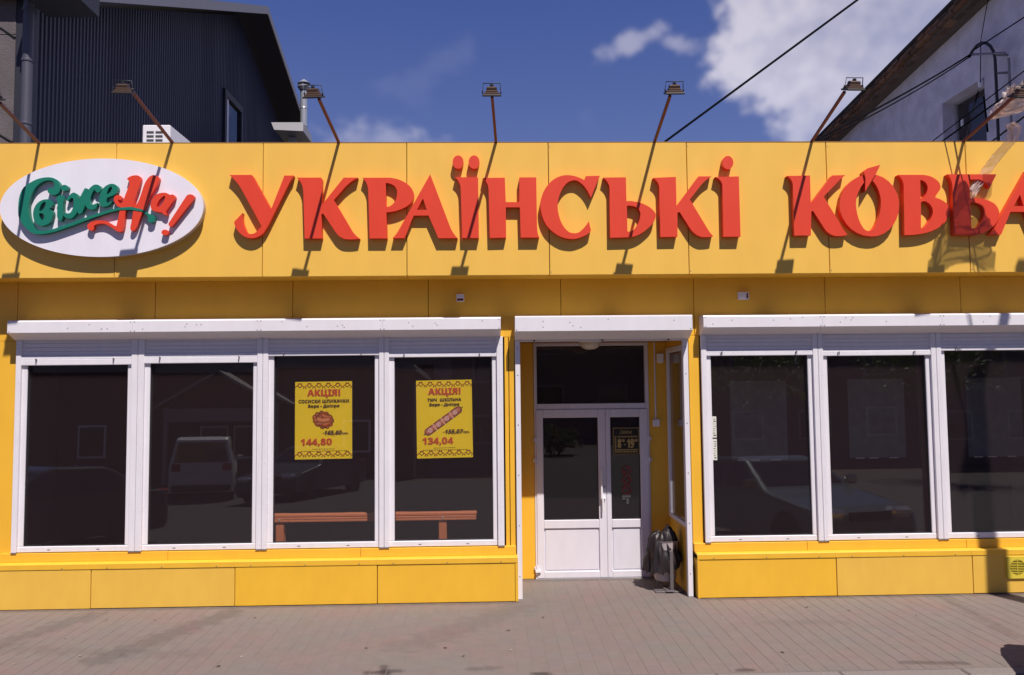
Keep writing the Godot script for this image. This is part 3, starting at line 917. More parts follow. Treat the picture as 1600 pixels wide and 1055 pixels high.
	for h in [[0.552, 1.66], [0.552, 1.41], [0.552, 0.12], [1.943, 1.66], [1.943, 1.41], [1.943, 0.12]]:
		st = mb()
		tube(st, [Vector3(h[0], h[1] - 0.05, z + 0.032), Vector3(h[0], h[1] + 0.05, z + 0.032)], 0.011, 10)
		bx(st, Vector3(h[0] - 0.028, h[1] - 0.006, z + 0.01), Vector3(h[0] + 0.03, h[1] + 0.034, z + 0.033), 0.003)
		obj("hinge", st, dm, door)
	st = mb()
	bx(st, Vector3(1.342, 0.92, z + 0.024), Vector3(1.372, 1.13, z + 0.034), 0.004)
	bx(st, Vector3(1.336, 0.955, z + 0.060), Vector3(1.360, 1.30, z + 0.080), 0.006)
	bx(st, Vector3(1.340, 1.24, z + 0.024), Vector3(1.356, 1.262, z + 0.061), 0.003)
	bx(st, Vector3(1.350, 0.80, z + 0.060), Vector3(1.372, 0.9545, z + 0.078), 0.006)
	bx(st, Vector3(1.350, 0.955, z + 0.03), Vector3(1.395, 0.978, z + 0.070), 0.004)
	obj("handle", st, mat("handle_white", 0.82, 0.8, 0.84, 0.3), door)
	st = mb()
	tube(st, [Vector3(1.385, 1.10, z + 0.024), Vector3(1.385, 1.10, z + 0.032)], 0.011, 12)
	obj("lock_cylinder", st, mats.screw, door)
	box("stop_block", Vector3(0.535, 0.085, z + 0.012), Vector3(0.60, 0.115, z + 0.05), mats.handle_white, door, 0.003)
	box("threshold", Vector3(0.54, -0.005, z - 0.07), Vector3(1.955, 0.011, z + 0.02), mats.galvanised, shop, 0.002)

func build_interior() -> void:
	for b in [["interior_floor", Vector3(-6.5, -0.12, -8.8), Vector3(8.03, 0.02, -1.06)], ["interior_floor", Vector3(-6.5, -0.12, -1.06), Vector3(0.16, 0.02, -0.3)], ["interior_floor", Vector3(2.36, -0.12, -1.06), Vector3(8.03, 0.02, -0.3)]]:
		box(b[0], b[1], b[2], mats.interior_floor, shop, 0.0)
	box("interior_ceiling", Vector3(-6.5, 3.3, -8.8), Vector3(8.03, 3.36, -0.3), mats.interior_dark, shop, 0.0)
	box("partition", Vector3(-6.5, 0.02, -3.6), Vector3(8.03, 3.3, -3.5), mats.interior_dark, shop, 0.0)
	for b in [[0.16, 0.29], [2.2, 2.36]]:
		pass
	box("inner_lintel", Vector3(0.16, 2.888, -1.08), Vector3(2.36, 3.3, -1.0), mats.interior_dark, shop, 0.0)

func build_sign() -> void:
	var sign_ := thing("shop_sign", "long yellow panel sign with raised red letters along the shop roof edge", "sign")
	var ys: StandardMaterial3D = mats.yellow_sign
	var joints := [-6.72, -5.57, -3.995, -2.428, -0.880, 0.661, 2.182, 3.730, 5.292, 6.84, 8.25]
	for i in joints.size() - 1:
		var st := mb()
		var dz := rng.randf_range(-0.0015, 0.0015)
		bx(st, Vector3(joints[i] + 0.004, 3.527, 0.235), Vector3(joints[i + 1] - 0.004, 4.983, 0.27 + dz), 0.003)
		var p := obj("sign_panel", st, ys, sign_)
		st = mb()
		for yy in [3.56, 4.94]:
			lathe(st, [[0.0, 0.003], [0.005, 0.002], [0.006, 0.0]], 8, Transform3D(Basis(Vector3.RIGHT, PI / 2), Vector3(joints[i] + 0.017, yy, 0.2702 + dz)))
		var rv := obj("rivets", st, mats.screw, p)
		rv.set_meta("kind", "stuff")
		if i in [2, 3, 4]:
			st = mb()
			bx(st, Vector3(joints[i] + 0.0045, 3.53, 0.2705), Vector3(joints[i] + 0.022, 4.98, 0.274), 0.001)
			obj("joint_strip", st, ys, sign_)
	box("core", Vector3(-6.71, 3.54, 0.02), Vector3(8.24, 4.97, 0.234), mats.dark_gap, sign_, 0.0)
	for i in joints.size() - 1:
		box("soffit", Vector3(joints[i] + 0.002, 3.528, -0.075), Vector3(joints[i + 1] - 0.002, 3.539, 0.233), mats.yellow_wall, sign_, 0.0)
	box("cap_flashing", Vector3(-6.73, 4.985, -0.02), Vector3(8.26, 4.993, 0.272), mat("cap_brown", 0.30, 0.16, 0.05, 0.5), sign_, 0.001)
	for l in RED:
		var st := mb()
		extrude(st, outlines(l[3][0]), 0.271, 0.345)
		var o := obj("letter", st, mats.letter_red, sign_, Vector3(l[1], l[2], 0))
		for k in range(1, l[3].size()):
			st = mb()
			extrude(st, outlines(l[3][k]), 0.271, 0.368 if l[0] == "О" else 0.3455)
			obj("accent" if l[0] == "О" else "dot", st, mats.letter_red, o)
	var st := mb()
	extrude(st, outlines("M 0 670 L 190 670 L 190 260 L 420 670 L 600 670 L 600 0 L 410 0 L 410 400 L 180 0 L 0 0 Z"), 0.271, 0.345)
	obj("letter", st, mats.letter_red, sign_, Vector3(7.05, 3.925, 0))

	var oval := thing("oval_sign", "white oval sign with green and red script lettering on the yellow sign", "sign", Vector3(-4.093, 3.735, 0))
	var ring := PackedVector2Array()
	var rim := PackedVector2Array()
	for k in 96:
		var a := TAU * k / 96.0
		ring.append(Vector2(1.066 * cos(a), 0.528 + 0.5275 * sin(a)))
		rim.append(Vector2(1.060 * cos(a), 0.528 + 0.522 * sin(a)))
	st = mb()
	extrude(st, [ring], 0.362, 0.370)
	obj("board", st, mats.sign_white, oval)
	st = mb()
	extrude(st, [rim], 0.271, 0.3625)
	obj("side_band", st, mat("oval_side", 0.55, 0.47, 0.42, 0.6), oval)
	for l in LOGO:
		st = mb()
		extrude(st, outlines(l[3]), 0.3695, 0.421 if l[0] == "red" else 0.4255)
		obj("letter", st, mats.letter_red if l[0] == "red" else mats.letter_green, oval, Vector3(l[1] + 4.093, l[2] - 3.735, 0))

func make_floodlight(called_label: String, base: Vector3, tip: Vector3, head: Vector3, roll: float) -> Node3D:
	var o := thing("floodlight", called_label, "floodlight", base, 0.0, "floodlights on arms above the sign")
	var t := tip - base
	var d := t.normalized()
	var side := d.cross(Vector3.UP).normalized()
	var frame := Transform3D(Basis(side, side.cross(-d).normalized(), d).orthonormalized(), Vector3.ZERO)
	var st := mb()
	bx(st, Vector3(-0.014, -0.014, -0.12), Vector3(0.014, 0.014, t.length() + 0.03), 0.003, frame)
	obj("arm", st, mats.arm_rust, o)
	st = mb()
	bx(st, Vector3(-0.05, -0.03, -0.16), Vector3(0.05, 0.02, 0.02), 0.004)
	obj("foot_plate", st, mats.arm_rust, o)
	# head: local -y is the direction of the beam
	var h := Node3D.new()
	h.name = "head"
	o.add_child(h)
	h.position = head - base + Vector3(0, -0.035, 0)
	h.rotation = Vector3(deg_to_rad(22), roll, 0)
	st = mb()
	bx(st, Vector3(-0.092, -0.012, -0.075), Vector3(0.092, 0.006, 0.075), 0.004)
	obj("front_frame", st, mats.lamp_dark, h)
	st = mb()
	quad(st, Vector3(-0.08, -0.0125, -0.065), Vector3(0.08, -0.0125, -0.065), Vector3(0.08, -0.0125, 0.065), Vector3(-0.08, -0.0125, 0.065), Vector3.DOWN)
	obj("lens", st, mat("lens_grey", 0.4, 0.42, 0.45, 0.1), h)
	st = mb()
	var prof := [[0.080, 0.062, 0.006], [0.075, 0.058, 0.022], [0.060, 0.046, 0.026], [0.058, 0.044, 0.040], [0.052, 0.036, 0.044], [0.050, 0.034, 0.072], [0.042, 0.026, 0.078]]
	for i in prof.size() - 1:
		var a: Array = prof[i]
		var b: Array = prof[i + 1]
		for q in [[[-1, -1], [1, -1]], [[1, -1], [1, 1]], [[1, 1], [-1, 1]], [[-1, 1], [-1, -1]]]:
			var p0 := Vector3(a[0] * q[0][0], a[2], a[1] * q[0][1])
			var p1 := Vector3(a[0] * q[1][0], a[2], a[1] * q[1][1])
			var p2 := Vector3(b[0] * q[1][0], b[2], b[1] * q[1][1])
			var p3 := Vector3(b[0] * q[0][0], b[2], b[1] * q[0][1])
			quad(st, p0, p1, p2, p3, Vector3(q[0][0] + q[1][0], 0.3, q[0][1] + q[1][1]))
	bx(st, Vector3(-0.042, 0.0775, -0.026), Vector3(0.042, 0.079, 0.026))
	obj("housing", st, mats.lamp_brown, h)
	st = mb()
	tube(st, [Vector3(-0.088, 0.0, 0.0), Vector3(-0.083, 0.108, 0.0), Vector3(0.083, 0.108, 0.0), Vector3(0.088, 0.0, 0.0)], 0.0055, 6)
	obj("bracket", st, mats.lamp_dark, h)
	st = mb()
	lathe(st, [[0.0, 0.024], [0.017, 0.02], [0.02, 0.0]], 10, Transform3D(Basis.IDENTITY, Vector3(0.0, 0.079, 0.0)))
	for s in [-1.0, 1.0]:
		lathe(st, [[0.0, 0.012], [0.012, 0.010], [0.014, 0.0]], 8, Transform3D(Basis(Vector3.BACK, -s * PI / 2), Vector3(s * 0.084, 0.03, 0.0)))
	obj("knobs", st, mats.lamp_dark, h)
	return o

func build_floodlights() -> void:
	var y := 4.985
	make_floodlight("brown floodlight on a rusty arm above the oval sign's left end", Vector3(-4.83, y, 0.22), Vector3(-4.687, 5.089, 1.20), Vector3(-4.726, 5.142, 1.28), 0.05)
	make_floodlight("brown floodlight on a rusty arm in front of the dark corrugated wall", Vector3(-3.405, y, 0.22), Vector3(-3.421, 5.189, 1.20), Vector3(-3.484, 5.210, 1.28), 0.06)
	make_floodlight("brown floodlight on a rusty arm beside the metal flue", Vector3(-1.615, y, 0.22), Vector3(-1.633, 5.125, 1.20), Vector3(-1.672, 5.166, 1.28), -0.08)
	make_floodlight("brown floodlight standing alone above the letter with two dots", Vector3(0.094, y, 0.22), Vector3(0.050, 5.143, 1.20), Vector3(0.044, 5.184, 1.28), 0.0)
	make_floodlight("brown floodlight left of where the thick black cable meets the roof edge", Vector3(1.835, y, 0.22), Vector3(1.798, 5.155, 1.20), Vector3(1.825, 5.203, 1.28), -0.05)
	make_floodlight("brown floodlight against the white cloud over the second word", Vector3(3.581, y, 0.22), Vector3(3.535, 5.193, 1.20), Vector3(3.597, 5.241, 1.28), 0.03)
	make_floodlight("brown floodlight with torn plastic film caught on its arm", Vector3(5.279, y, 0.22), Vector3(5.237, 5.147, 1.20), Vector3(5.269, 5.164, 1.28), 0.1)
	# torn film wound round the arm, its tail hanging over the sign
	var film := thing("plastic_film", "torn translucent plastic film tangled round a floodlight arm", "plastic film", Vector3(5.33, 5.0, 0.3))
	var fm := StandardMaterial3D.new()
	fm.resource_name = "film"
	fm.transparency = BaseMaterial3D.TRANSPARENCY_ALPHA
	fm.albedo_color = Color(0.90, 0.84, 0.82, 0.50)
	fm.roughness = 0.32
	var nz := FastNoiseLite.new()
	nz.seed = 3
	nz.frequency = 2.6
	nz.fractal_octaves = 3
	var st := mb()
	st.set_smooth_group(1)
	var rows := 26
	var cols := 30
	var grid := []
	for i in rows:
		var line := []
		for k in cols:
			var u := float(k) / (cols - 1)
			var v := float(i) / (rows - 1)
			var along := lerpf(0.42, 1.02, u)
			var ax := Vector3(lerpf(-0.0, 0.02, u), 0.03 + 0.17 * along, along * 0.95)
			var ang := v * TAU * 1.15 + u * 3.0
			var r := 0.014 + 0.115 * pow(u, 0.8) * (1.0 - 0.35 * u)
			var n := Vector3(nz.get_noise_3d(u * 1.5, v * 2.0, 0.0), nz.get_noise_3d(u * 1.5, v * 2.0, 7.0), nz.get_noise_3d(u * 1.5, v * 2.0, 13.0))
			line.append(ax + Vector3(cos(ang) * r * 1.3, sin(ang) * r * 0.8 + 0.01, 0.0) + n * 0.10 * (0.3 + u) + Vector3(0.48 * u * maxf(0.0, cos(ang)), 0.05 * u * maxf(0.0, cos(ang)), 0))
		grid.append(line)
	for i in rows - 1:
		for k in cols - 1:
			for q in [grid[i][k], grid[i][k + 1], grid[i + 1][k + 1], grid[i][k], grid[i + 1][k + 1], grid[i + 1][k]]:
				st.add_vertex(q)
	st.generate_normals()
	obj("wrap", st, fm, film)
	st = mb()
	var path := [Vector3(0.19, 0.05, 0.40), Vector3(0.25, 0.0, 0.38), Vector3(0.27, -0.10, 0.28), Vector3(0.23, -0.20, 0.14), Vector3(0.17, -0.32, 0.05), Vector3(0.11, -0.44, 0.02), Vector3(0.02, -0.56, 0.03), Vector3(-0.02, -0.66, 0.05)]
	var wide := [0.05, 0.075, 0.085, 0.09, 0.085, 0.08, 0.07, 0.03]
	var prev := []
	for i in (path.size() - 1) * 4 + 1:
		var s := i / 4.0
		var k := mini(int(s), path.size() - 2)
		var c: Vector3 = path[k].lerp(path[k + 1], s - k)
		var w := lerpf(wide[k], wide[k + 1], s - k)
		var line := []
		for j in 9:
			var q := (j / 8.0 - 0.5) * 2.0
			line.append(c + Vector3(q * w, q * 0.02, 0.022 * sin(j * 2.4 + s * 0.7) + 0.01 * nz.get_noise_2d(j * 0.4, s)))
		if prev.size() > 0:
			for j in 8:
				quad(st, prev[j], prev[j + 1], line[j + 1], line[j], Vector3.BACK)
		prev = line
	obj("tail", st, fm, film)

# ---------------------------------------------------------------- printed posters
func dab(im: Image, c: Vector2, r: float, col: Color) -> void:
	for y in range(maxi(0, int(c.y - r)), mini(im.get_height(), int(c.y + r) + 2)):
		for x in range(maxi(0, int(c.x - r)), mini(im.get_width(), int(c.x + r) + 2)):
			if Vector2(x + 0.5, y + 0.5).distance_to(c) <= r:
				im.set_pixel(x, y, col)

func stroke(im: Image, a: Vector2, b: Vector2, r: float, col: Color) -> void:
	var n := int(a.distance_to(b) / maxf(r * 0.25, 0.5)) + 1
	for i in n + 1:
		dab(im, a.lerp(b, float(i) / n), r, col)

func sausage(im: Image, a: Vector2, b: Vector2, bend: float, r: float, col: Color) -> void:
	var m := (a + b) / 2.0 + (b - a).orthogonal().normalized() * bend
	for layer in 4:
		var k: float = [1.0, 0.8, 0.55, 0.25][layer]
		var c: Color = col.darkened([0.42, 0.16, 0.0, 0.0][layer]).lightened([0.0, 0.0, 0.0, 0.18][layer])
		for i in 25:
			var t := i / 24.0
			dab(im, a.lerp(m, t).lerp(m.lerp(b, t), t) + Vector2(-0.15, -0.25) * r * (1.0 - k), r * k, c)

func poster_image(kind: int) -> ImageTexture:
	var w := 320
	var h := 440
	var im := Image.create(w, h, false, Image.FORMAT_RGB8)
	var paper := Color(0.94, 0.80, 0.15)
	im.fill(paper)
	var ink := Color(0.22, 0.10, 0.06)
	var red := Color(0.62, 0.20, 0.08)
	for band in [18, h - 32]:
		for i in 6:
			var x := w / 12.0 + i * w / 6.0
			for s in [-1, 1]:
				stroke(im, Vector2(x, band + 12 * 0.0 - 8), Vector2(x + s * w / 12.0, band + 14), 2.2, red)
				stroke(im, Vector2(x, band + 14 + 2), Vector2(x + s * w / 24.0, band + 4), 2.0, ink)
				dab(im, Vector2(x + s * 7, band - 7), 3.4, ink)
				dab(im, Vector2(x + w / 12.0 + s * 7, band + 18), 3.4, ink)
	if kind == 0:
		var c := Vector2(158, 219)
		var g := Color(0.76, 0.37, 0.17)
		for i in 11:
			var a := TAU * i / 11.0 + 0.2
			var out := Vector2(cos(a) * 44, sin(a) * 33)
			sausage(im, c + out.rotated(-0.35) * 0.8, c + out.rotated(0.4) * 1.12, -9.0 + 5.0 * (i % 3), 13.0 + i % 3, g.darkened(0.08 * (i % 4)))
		sausage(im, c + Vector2(-34, 22), c + Vector2(10, 30), 8, 14, g.darkened(0.12))
		sausage(im, c + Vector2(8, 26), c + Vector2(44, 4), -8, 14, g)
		sausage(im, c + Vector2(-40, 2), c + Vector2(-4, -26), -10, 15, g.lightened(0.05))
		sausage(im, c + Vector2(0, -26), c + Vector2(40, -14), -8, 14, g.darkened(0.05))
		sausage(im, c + Vector2(-26, -4), c + Vector2(30, -2), -12, 16, g.lightened(0.12))
	else:
		var a := Vector2(66, 292)
		var b := Vector2(240, 172)
		sausage(im, a, b, 0, 22, Color(0.72, 0.42, 0.34))
		var d := (b - a).normalized()
		for i in 4:
			var p := a + d * (14 + i * 58.0)
			if i > 0:
				stroke(im, p - d * 26 + d.orthogonal() * 19, p - d * 26 - d.orthogonal() * 19, 4.0, Color(0.86, 0.66, 0.55))
			if i < 4:
				dab(im, p, 12, Color(0.92, 0.80, 0.76))
				dab(im, p, 8.5, Color(0.66, 0.34, 0.32))
				stroke(im, p + Vector2(-3, 4), p + Vector2(0, -5), 1.6, Color(0.95, 0.85, 0.8))
				stroke(im, p + Vector2(3, 4), p + Vector2(0, -5), 1.6, Color(0.95, 0.85, 0.8))
		for e in [[a, -1.0], [b, 1.0]]:
			stroke(im, e[0] + d * 22 * e[1], e[0] + d * 29 * e[1], 3.0, Color(0.25, 0.2, 0.15))
	# rows of print too small to read
	var r2 := RandomNumberGenerator.new()
	r2.seed = 40 + kind
	for row in [[98, 222, 382], [34, 286, 393]]:
		var x: int = row[0]
		while x < row[1]:
			var wd := r2.randi_range(3, 11)
			im.fill_rect(Rect2i(x, row[2], wd, 4), Color(0.30, 0.22, 0.06))
			x += wd + 3
	return ImageTexture.create_from_image(im)

func poster(label: String, c: Vector3, size: Vector2, kind: int, lines: Array) -> void:
	var o := thing("poster", label, "poster", c, 0.0, "yellow price posters behind the glass")
	o.rotation.x = -deg_to_rad(1.3)
	o.rotation.z = deg_to_rad(0.4 if kind == 0 else 0.7)
	var m := StandardMaterial3D.new()
	m.resource_name = "poster_print"
	m.albedo_texture = poster_image(kind)
	m.roughness = 0.4
	var st := mb()
	var n := 6
	for i in n:
		for k in 2:
			var xs := [-size.x / 2.0 + size.x * i / n, -size.x / 2.0 + size.x * (i + 1) / n]
			var p := []
			for e in [[0, 0], [1, 0], [1, 1], [0, 1]]:
				var x: float = xs[e[0]]
				var y: float = size.y * (k + e[1]) / 2.0
				p.append([Vector3(x, y, 0.002 * sin(x * 9.0 + kind) * sin(y * 5.0)), Vector2(x / size.x + 0.5, 1.0 - y / size.y)])
			for t in [[0, 2, 1], [0, 3, 2]]:
				for v in t:
					st.set_normal(Vector3.BACK)
					st.set_uv(p[v][1])
					st.add_vertex(p[v][0])
	obj("sheet", st, m, o)
	st = mb()
	quad(st, Vector3(-size.x / 2, 0, -0.004), Vector3(size.x / 2, 0, -0.004), Vector3(size.x / 2, size.y, -0.004), Vector3(-size.x / 2, size.y, -0.004), Vector3.FORWARD)
	obj("back", st, mat("paper_back", 0.6, 0.58, 0.55, 0.8), o)
	for l in lines:
		var a := Vector2((l[1] - 0.5) * size.x, (1.0 - l[4]) * size.y)
		var b := Vector2((l[3] - 0.5) * size.x, (1.0 - l[2]) * size.y)
		lettering(l[0], a, b, 0.004, mats[l[5]], o, "lettering", 0.25 if l[5] == "print_brown" else 0.0)
	# the line that strikes out the old price
	var s: Array = lines[3]
	st = mb()
	bx(st, Vector3((s[1] - 0.54) * size.x, (1.0 - (s[2] + s[4]) / 2.0) * size.y - 0.002, 0.0045), Vector3((s[3] - 0.48) * size.x, (1.0 - (s[2] + s[4]) / 2.0) * size.y + 0.002, 0.0052))
	obj("strike_line", st, mats.print_brown, o)

func build_posters() -> void:
	mat("print_red", 0.55, 0.075, 0.022, 0.5)
	mat("print_dark", 0.055, 0.026, 0.012, 0.5)
	mat("print_brown", 0.10, 0.045, 0.02, 0.5)
	poster("yellow poster with a heap of small sausages, priced 144,80", Vector3(-1.848, 1.545, -0.140), Vector2(0.632, 0.858), 0, [
		["АКЦІЯ!", 0.217, 0.104, 0.791, 0.208, "print_red"], ["СОСИСКИ ШПИКАЧКИ", 0.063, 0.234, 0.944, 0.275, "print_dark"], ["Зоря - Дніпро", 0.228, 0.296, 0.778, 0.346, "print_dark"],
		["165,60", 0.518, 0.636, 0.815, 0.70, "print_brown"], ["грн.", 0.825, 0.664, 0.935, 0.694, "print_brown"], ["144,80", 0.105, 0.738, 0.643, 0.834, "print_red"]])
	poster("yellow poster with one long tied sausage, priced 134,04", Vector3(-0.502, 1.541, -0.140), Vector2(0.622, 0.865), 1, [
		["АКЦІЯ!", 0.217, 0.104, 0.795, 0.208, "print_red"], ["ТМЧ  ШКІЛЬНА", 0.20, 0.234, 0.805, 0.272, "print_dark"], ["Зоря - Дніпро", 0.232, 0.294, 0.772, 0.344, "print_dark"],
		["155,07", 0.51, 0.638, 0.822, 0.70, "print_brown"], ["грн.", 0.835, 0.664, 0.945, 0.694, "print_brown"], ["134,04", 0.105, 0.738, 0.648, 0.834, "print_red"]])
	# dull sheets hung inside the other windows
	var gm := mat("sheet_grey", 0.15, 0.15, 0.16, 0.6, 0.0, tint_blotch, 1.0)
	for s in [["grey blank sheet hung inside the window next to the entrance", 3.315, 1.398, 0.70, 0.968, "hung_sheet"], ["grey blank sheet hung inside the middle window of the right-hand row", 4.786, 1.406, 0.706, 0.974, "hung_sheet"], ["grey blank sheet hung inside the window under the tangled plastic film", 6.27, 1.403, 0.70, 0.974, "hung_sheet"]]:
		var o := thing(s[5], s[0], "sheet", Vector3(s[1], s[2], -1.0), 0.0, "grey sheets hung inside the windows")
		var st := mb()
		bx(st, Vector3(-s[3] / 2, 0, -0.002), Vector3(s[3] / 2, s[4], 0.002), 0.001)
		obj("sheet", st, gm, o)
		st = mb()
		for x in [-0.22, -0.05, 0.2]:
			bx(st, Vector3(x - 0.06, -0.006, 0.0022), Vector3(x + 0.05, 0.005, 0.004))
		obj("tape", st, mat("tape_pale", 0.55, 0.52, 0.50, 0.3), o)

func build_small_things() -> void:
	# opening hours plate on the narrow door leaf
	var o := thing("opening_hours_sign", "black sign with gold opening hours on the narrow door leaf", "sign", Vector3(1.666, 1.482, -0.988))
	var st := mb()
	bx(st, Vector3(-0.166, 0, -0.003), Vector3(0.166, 0.334, 0.0), 0.001)
	obj("plate", st, mat("plate_black", 0.018, 0.014, 0.012, 0.35), o)
	var gold := mat("print_gold", 0.50, 0.36, 0.12, 0.4)
	st = mb()
	for e in [[-0.160, -0.155, 0.006, 0.328], [0.155, 0.160, 0.006, 0.328]]:
		bx(st, Vector3(e[0], e[2], 0.0003), Vector3(e[1], e[3], 0.0015))
	for e in [[0.006, 0.011], [0.323, 0.328]]:
		bx(st, Vector3(-0.1545, e[0], 0.0003), Vector3(0.1545, e[1], 0.0015))
	obj("border", st, gold, o)
	lettering("Свіжена", Vector2(-0.075, 0.256), Vector2(0.07, 0.305), 0.001, gold, o, "lettering", 0.3, false)
	lettering("ГРАФІК РОБОТИ", Vector2(-0.105, 0.211), Vector2(0.138, 0.229), 0.001, gold, o)
	lettering("8", Vector2(-0.103, 0.085), Vector2(-0.065, 0.192), 0.001, gold, o)
	lettering("00", Vector2(-0.055, 0.158), Vector2(-0.02, 0.190), 0.001, gold, o)
	lettering("-", Vector2(-0.028, 0.118), Vector2(-0.008, 0.130), 0.001, gold, o)
	lettering("19", Vector2(0.012, 0.085), Vector2(0.092, 0.192), 0.001, gold, o)
	lettering("00", Vector2(0.102, 0.158), Vector2(0.138, 0.190), 0.001, gold, o)
	st = mb()
	for i in 6:
		bx(st, Vector3(-0.142, 0.076 + i * 0.022, 0.0003), Vector3(-0.122, 0.090 + i * 0.022, 0.0012))
	for i in 2:
		var x := -0.142
		while x < 0.13:
			var w := rng.randf_range(0.014, 0.03)
			bx(st, Vector3(x, 0.030 + i * 0.024, 0.0003), Vector3(minf(x + w, 0.14), 0.044 + i * 0.024, 0.0012))
			x += w + 0.006
	bx(st, Vector3(-0.142, 0.213, 0.0003), Vector3(-0.122, 0.226, 0.0012))
	var sp := obj("small_print", st, gold, o)
	sp.set_meta("kind", "stuff")
	# prohibition stickers
	var red := mat("sticker_red", 0.30, 0.035, 0.028, 0.5)
	var names := ["top", "middle", "bottom"]
	for i in 3:
		var s := thing("prohibition_sticker", "round red prohibition sticker on the door glass, %s of the column of three" % names[i], "sticker", Vector3(1.666 - 0.002 * i, 1.294 - 0.118 * i, -0.992), 0.0, "prohibition stickers on the door")
		st = mb()
		var outer := PackedVector2Array()
		var inner := PackedVector2Array()
		for k in 40:
			var a := TAU * k / 40.0
			outer.append(Vector2(cos(a), sin(a)) * 0.056)
			inner.append(Vector2(cos(a), sin(a)) * 0.043)
		extrude(st, [outer, inner], 0.0, 0.001)
		obj("ring", st, red, s)
		st = mb()
		var t := Transform3D(Basis(Vector3.BACK, deg_to_rad(40 if i < 2 else -40)), Vector3.ZERO)
		bx(st, Vector3(-0.043, -0.006, 0.0), Vector3(0.043, 0.006, 0.0009), 0.0, t)
		obj("bar", st, red, s)
	o = thing("door_label", "small pale label under the red stickers on the door", "label", Vector3(1.655, 0.905, -0.994))
	st = mb()
	bx(st, Vector3(-0.055, 0.06, 0), Vector3(0.055, 0.10, 0.001))
	bx(st, Vector3(-0.05, 0.035, 0), Vector3(-0.01, 0.055, 0.001))
	bx(st, Vector3(0.0, -0.02, 0), Vector3(0.03, 0.05, 0.001))
	obj("print", st, mat("label_grey", 0.06, 0.055, 0.06, 0.5), o).set_meta("kind", "stuff")
	# taped strip in the window next to the entrance
	for k in 2:
		o = thing("paper_notice", ["narrow white paper notice at the window edge, the upper one", "narrow white paper notice at the window edge, the lower one"][k], "notice", Vector3(2.506, 1.735 - 0.25 * k, -0.070), 0.0, "paper notices at the window edge")
		st = mb()
		bx(st, Vector3(-0.024, 0, -0.001), Vector3(0.024, 0.235, 0.001))
		obj("sheet", st, mat("notice_paper", 0.66, 0.66, 0.60, 0.7), o)
		st = mb()
		for i in 8:
			var y := 0.02 + i * 0.026
			bx(st, Vector3(rng.randf_range(-0.018, -0.004), y, 0.0012), Vector3(rng.randf_range(0.0, 0.02), y + rng.randf_range(0.003, 0.012), 0.0018))
		obj("print", st, mats.black_rubber, o).set_meta("kind", "stuff")
	# sensors under the sign
	o = thing("alarm_sensor", "small white alarm box with a dark lower half under the sign", "sensor", Vector3(-0.319, 3.278, -0.08), 0.0, "alarm sensors under the sign")
	box("case", Vector3(-0.043, 0, 0), Vector3(0.043, 0.088, 0.035), mats.white_pvc, o, 0.006)
	box("window", Vector3(-0.034, 0.010, 0.0352), Vector3(0.034, 0.034, 0.037), mat("sensor_red", 0.16, 0.03, 0.03, 0.3), o, 0.001)
	box("slot", Vector3(-0.03, 0.058, 0.0352), Vector3(0.03, 0.068, 0.036), mats.slat_white, o, 0.0)
	o = thing("alarm_sensor", "small white alarm box with a dark right half above the right-hand windows", "sensor", Vector3(2.87, 3.278, -0.08), 0.0, "alarm sensors under the sign")
	box("case", Vector3(-0.062, 0, 0), Vector3(0.062, 0.088, 0.035), mats.white_pvc, o, 0.006)
	box("window", Vector3(0.030, 0.014, 0.0352), Vector3(0.05, 0.074, 0.037), mats.sensor_red, o, 0.001)
	box("slot", Vector3(-0.045, 0.03, 0.0352), Vector3(0.01, 0.066, 0.036), mats.slat_white, o, 0.0)
	# fan grille in the plinth
	o = thing("fan_grille", "round dark fan grille in a yellow-green square on the plinth", "grille", Vector3(5.79, 0.165, 0.046))
	var fy := mat("fan_yellow", 0.66, 0.52, 0.05, 0.5)
	var sq := PackedVector2Array()
	var hole := PackedVector2Array()
	for k in 40:
		var a := TAU * (k + 0.5) / 40.0
		var c := Vector2(cos(a), sin(a))
		sq.append(Vector2(clampf(c.x * 1.45, -1, 1), clampf(c.y * 1.45, -1, 1)) * 0.118 + Vector2(0, 0.118))
		hole.append(c * 0.085 + Vector2(0, 0.118))
	st = mb()
	extrude(st, [sq, hole], 0.0, 0.022)
	obj("frame", st, fy, o)
	st = mb()
	lathe(st, [[0.0, 0.001], [0.085, 0.001]], 24, Transform3D(Basis(Vector3.RIGHT, PI / 2), Vector3(0, 0.118, 0.0)))
	obj("duct", st, mats.black_rubber, o)
	for i in 9:
		var y := -0.072 + i * 0.018
		var hw := sqrt(maxf(0.085 * 0.085 - y * y, 0.0001))
		st = mb()
		bx(st, Vector3(-hw, 0.118 + y - 0.003, 0.008), Vector3(hw, 0.118 + y + 0.003, 0.018))
		obj("louvre", st, fy, o)
	box("rib", Vector3(-0.003, 0.035, 0.0185), Vector3(0.003, 0.2, 0.021), fy, o, 0.0)
	# light switch and conduit in the recess
	o = thing("wall_socket", "white surface socket fed by a white conduit in the entrance recess", "socket", Vector3(2.037, 1.822, -1.0))
	box("case", Vector3(-0.042, 0, 0.0005), Vector3(0.042, 0.088, 0.04), mats.handle_white, o, 0.006)
	box("conduit", Vector3(-0.011, 0.0885, 0.0005), Vector3(0.007, 1.04, 0.014), mats.door_white, o, 0.003)
	o = thing("ceiling_lamp", "frosted dome lamp on the ceiling of the entrance recess", "lamp", Vector3(1.18, 2.862, -0.5))
	st = mb()
	lathe(st, [[0.135, 0.0], [0.135, -0.02], [0.12, -0.025]], 28)
	obj("base", st, mats.handle_white, o)
	st = mb()
	lathe(st, [[0.12, -0.025], [0.115, -0.06], [0.09, -0.09], [0.05, -0.108], [0.0, -0.113]], 28)
	obj("lamp_shade", st, mat("frosted", 0.66, 0.60, 0.52, 0.35), o)
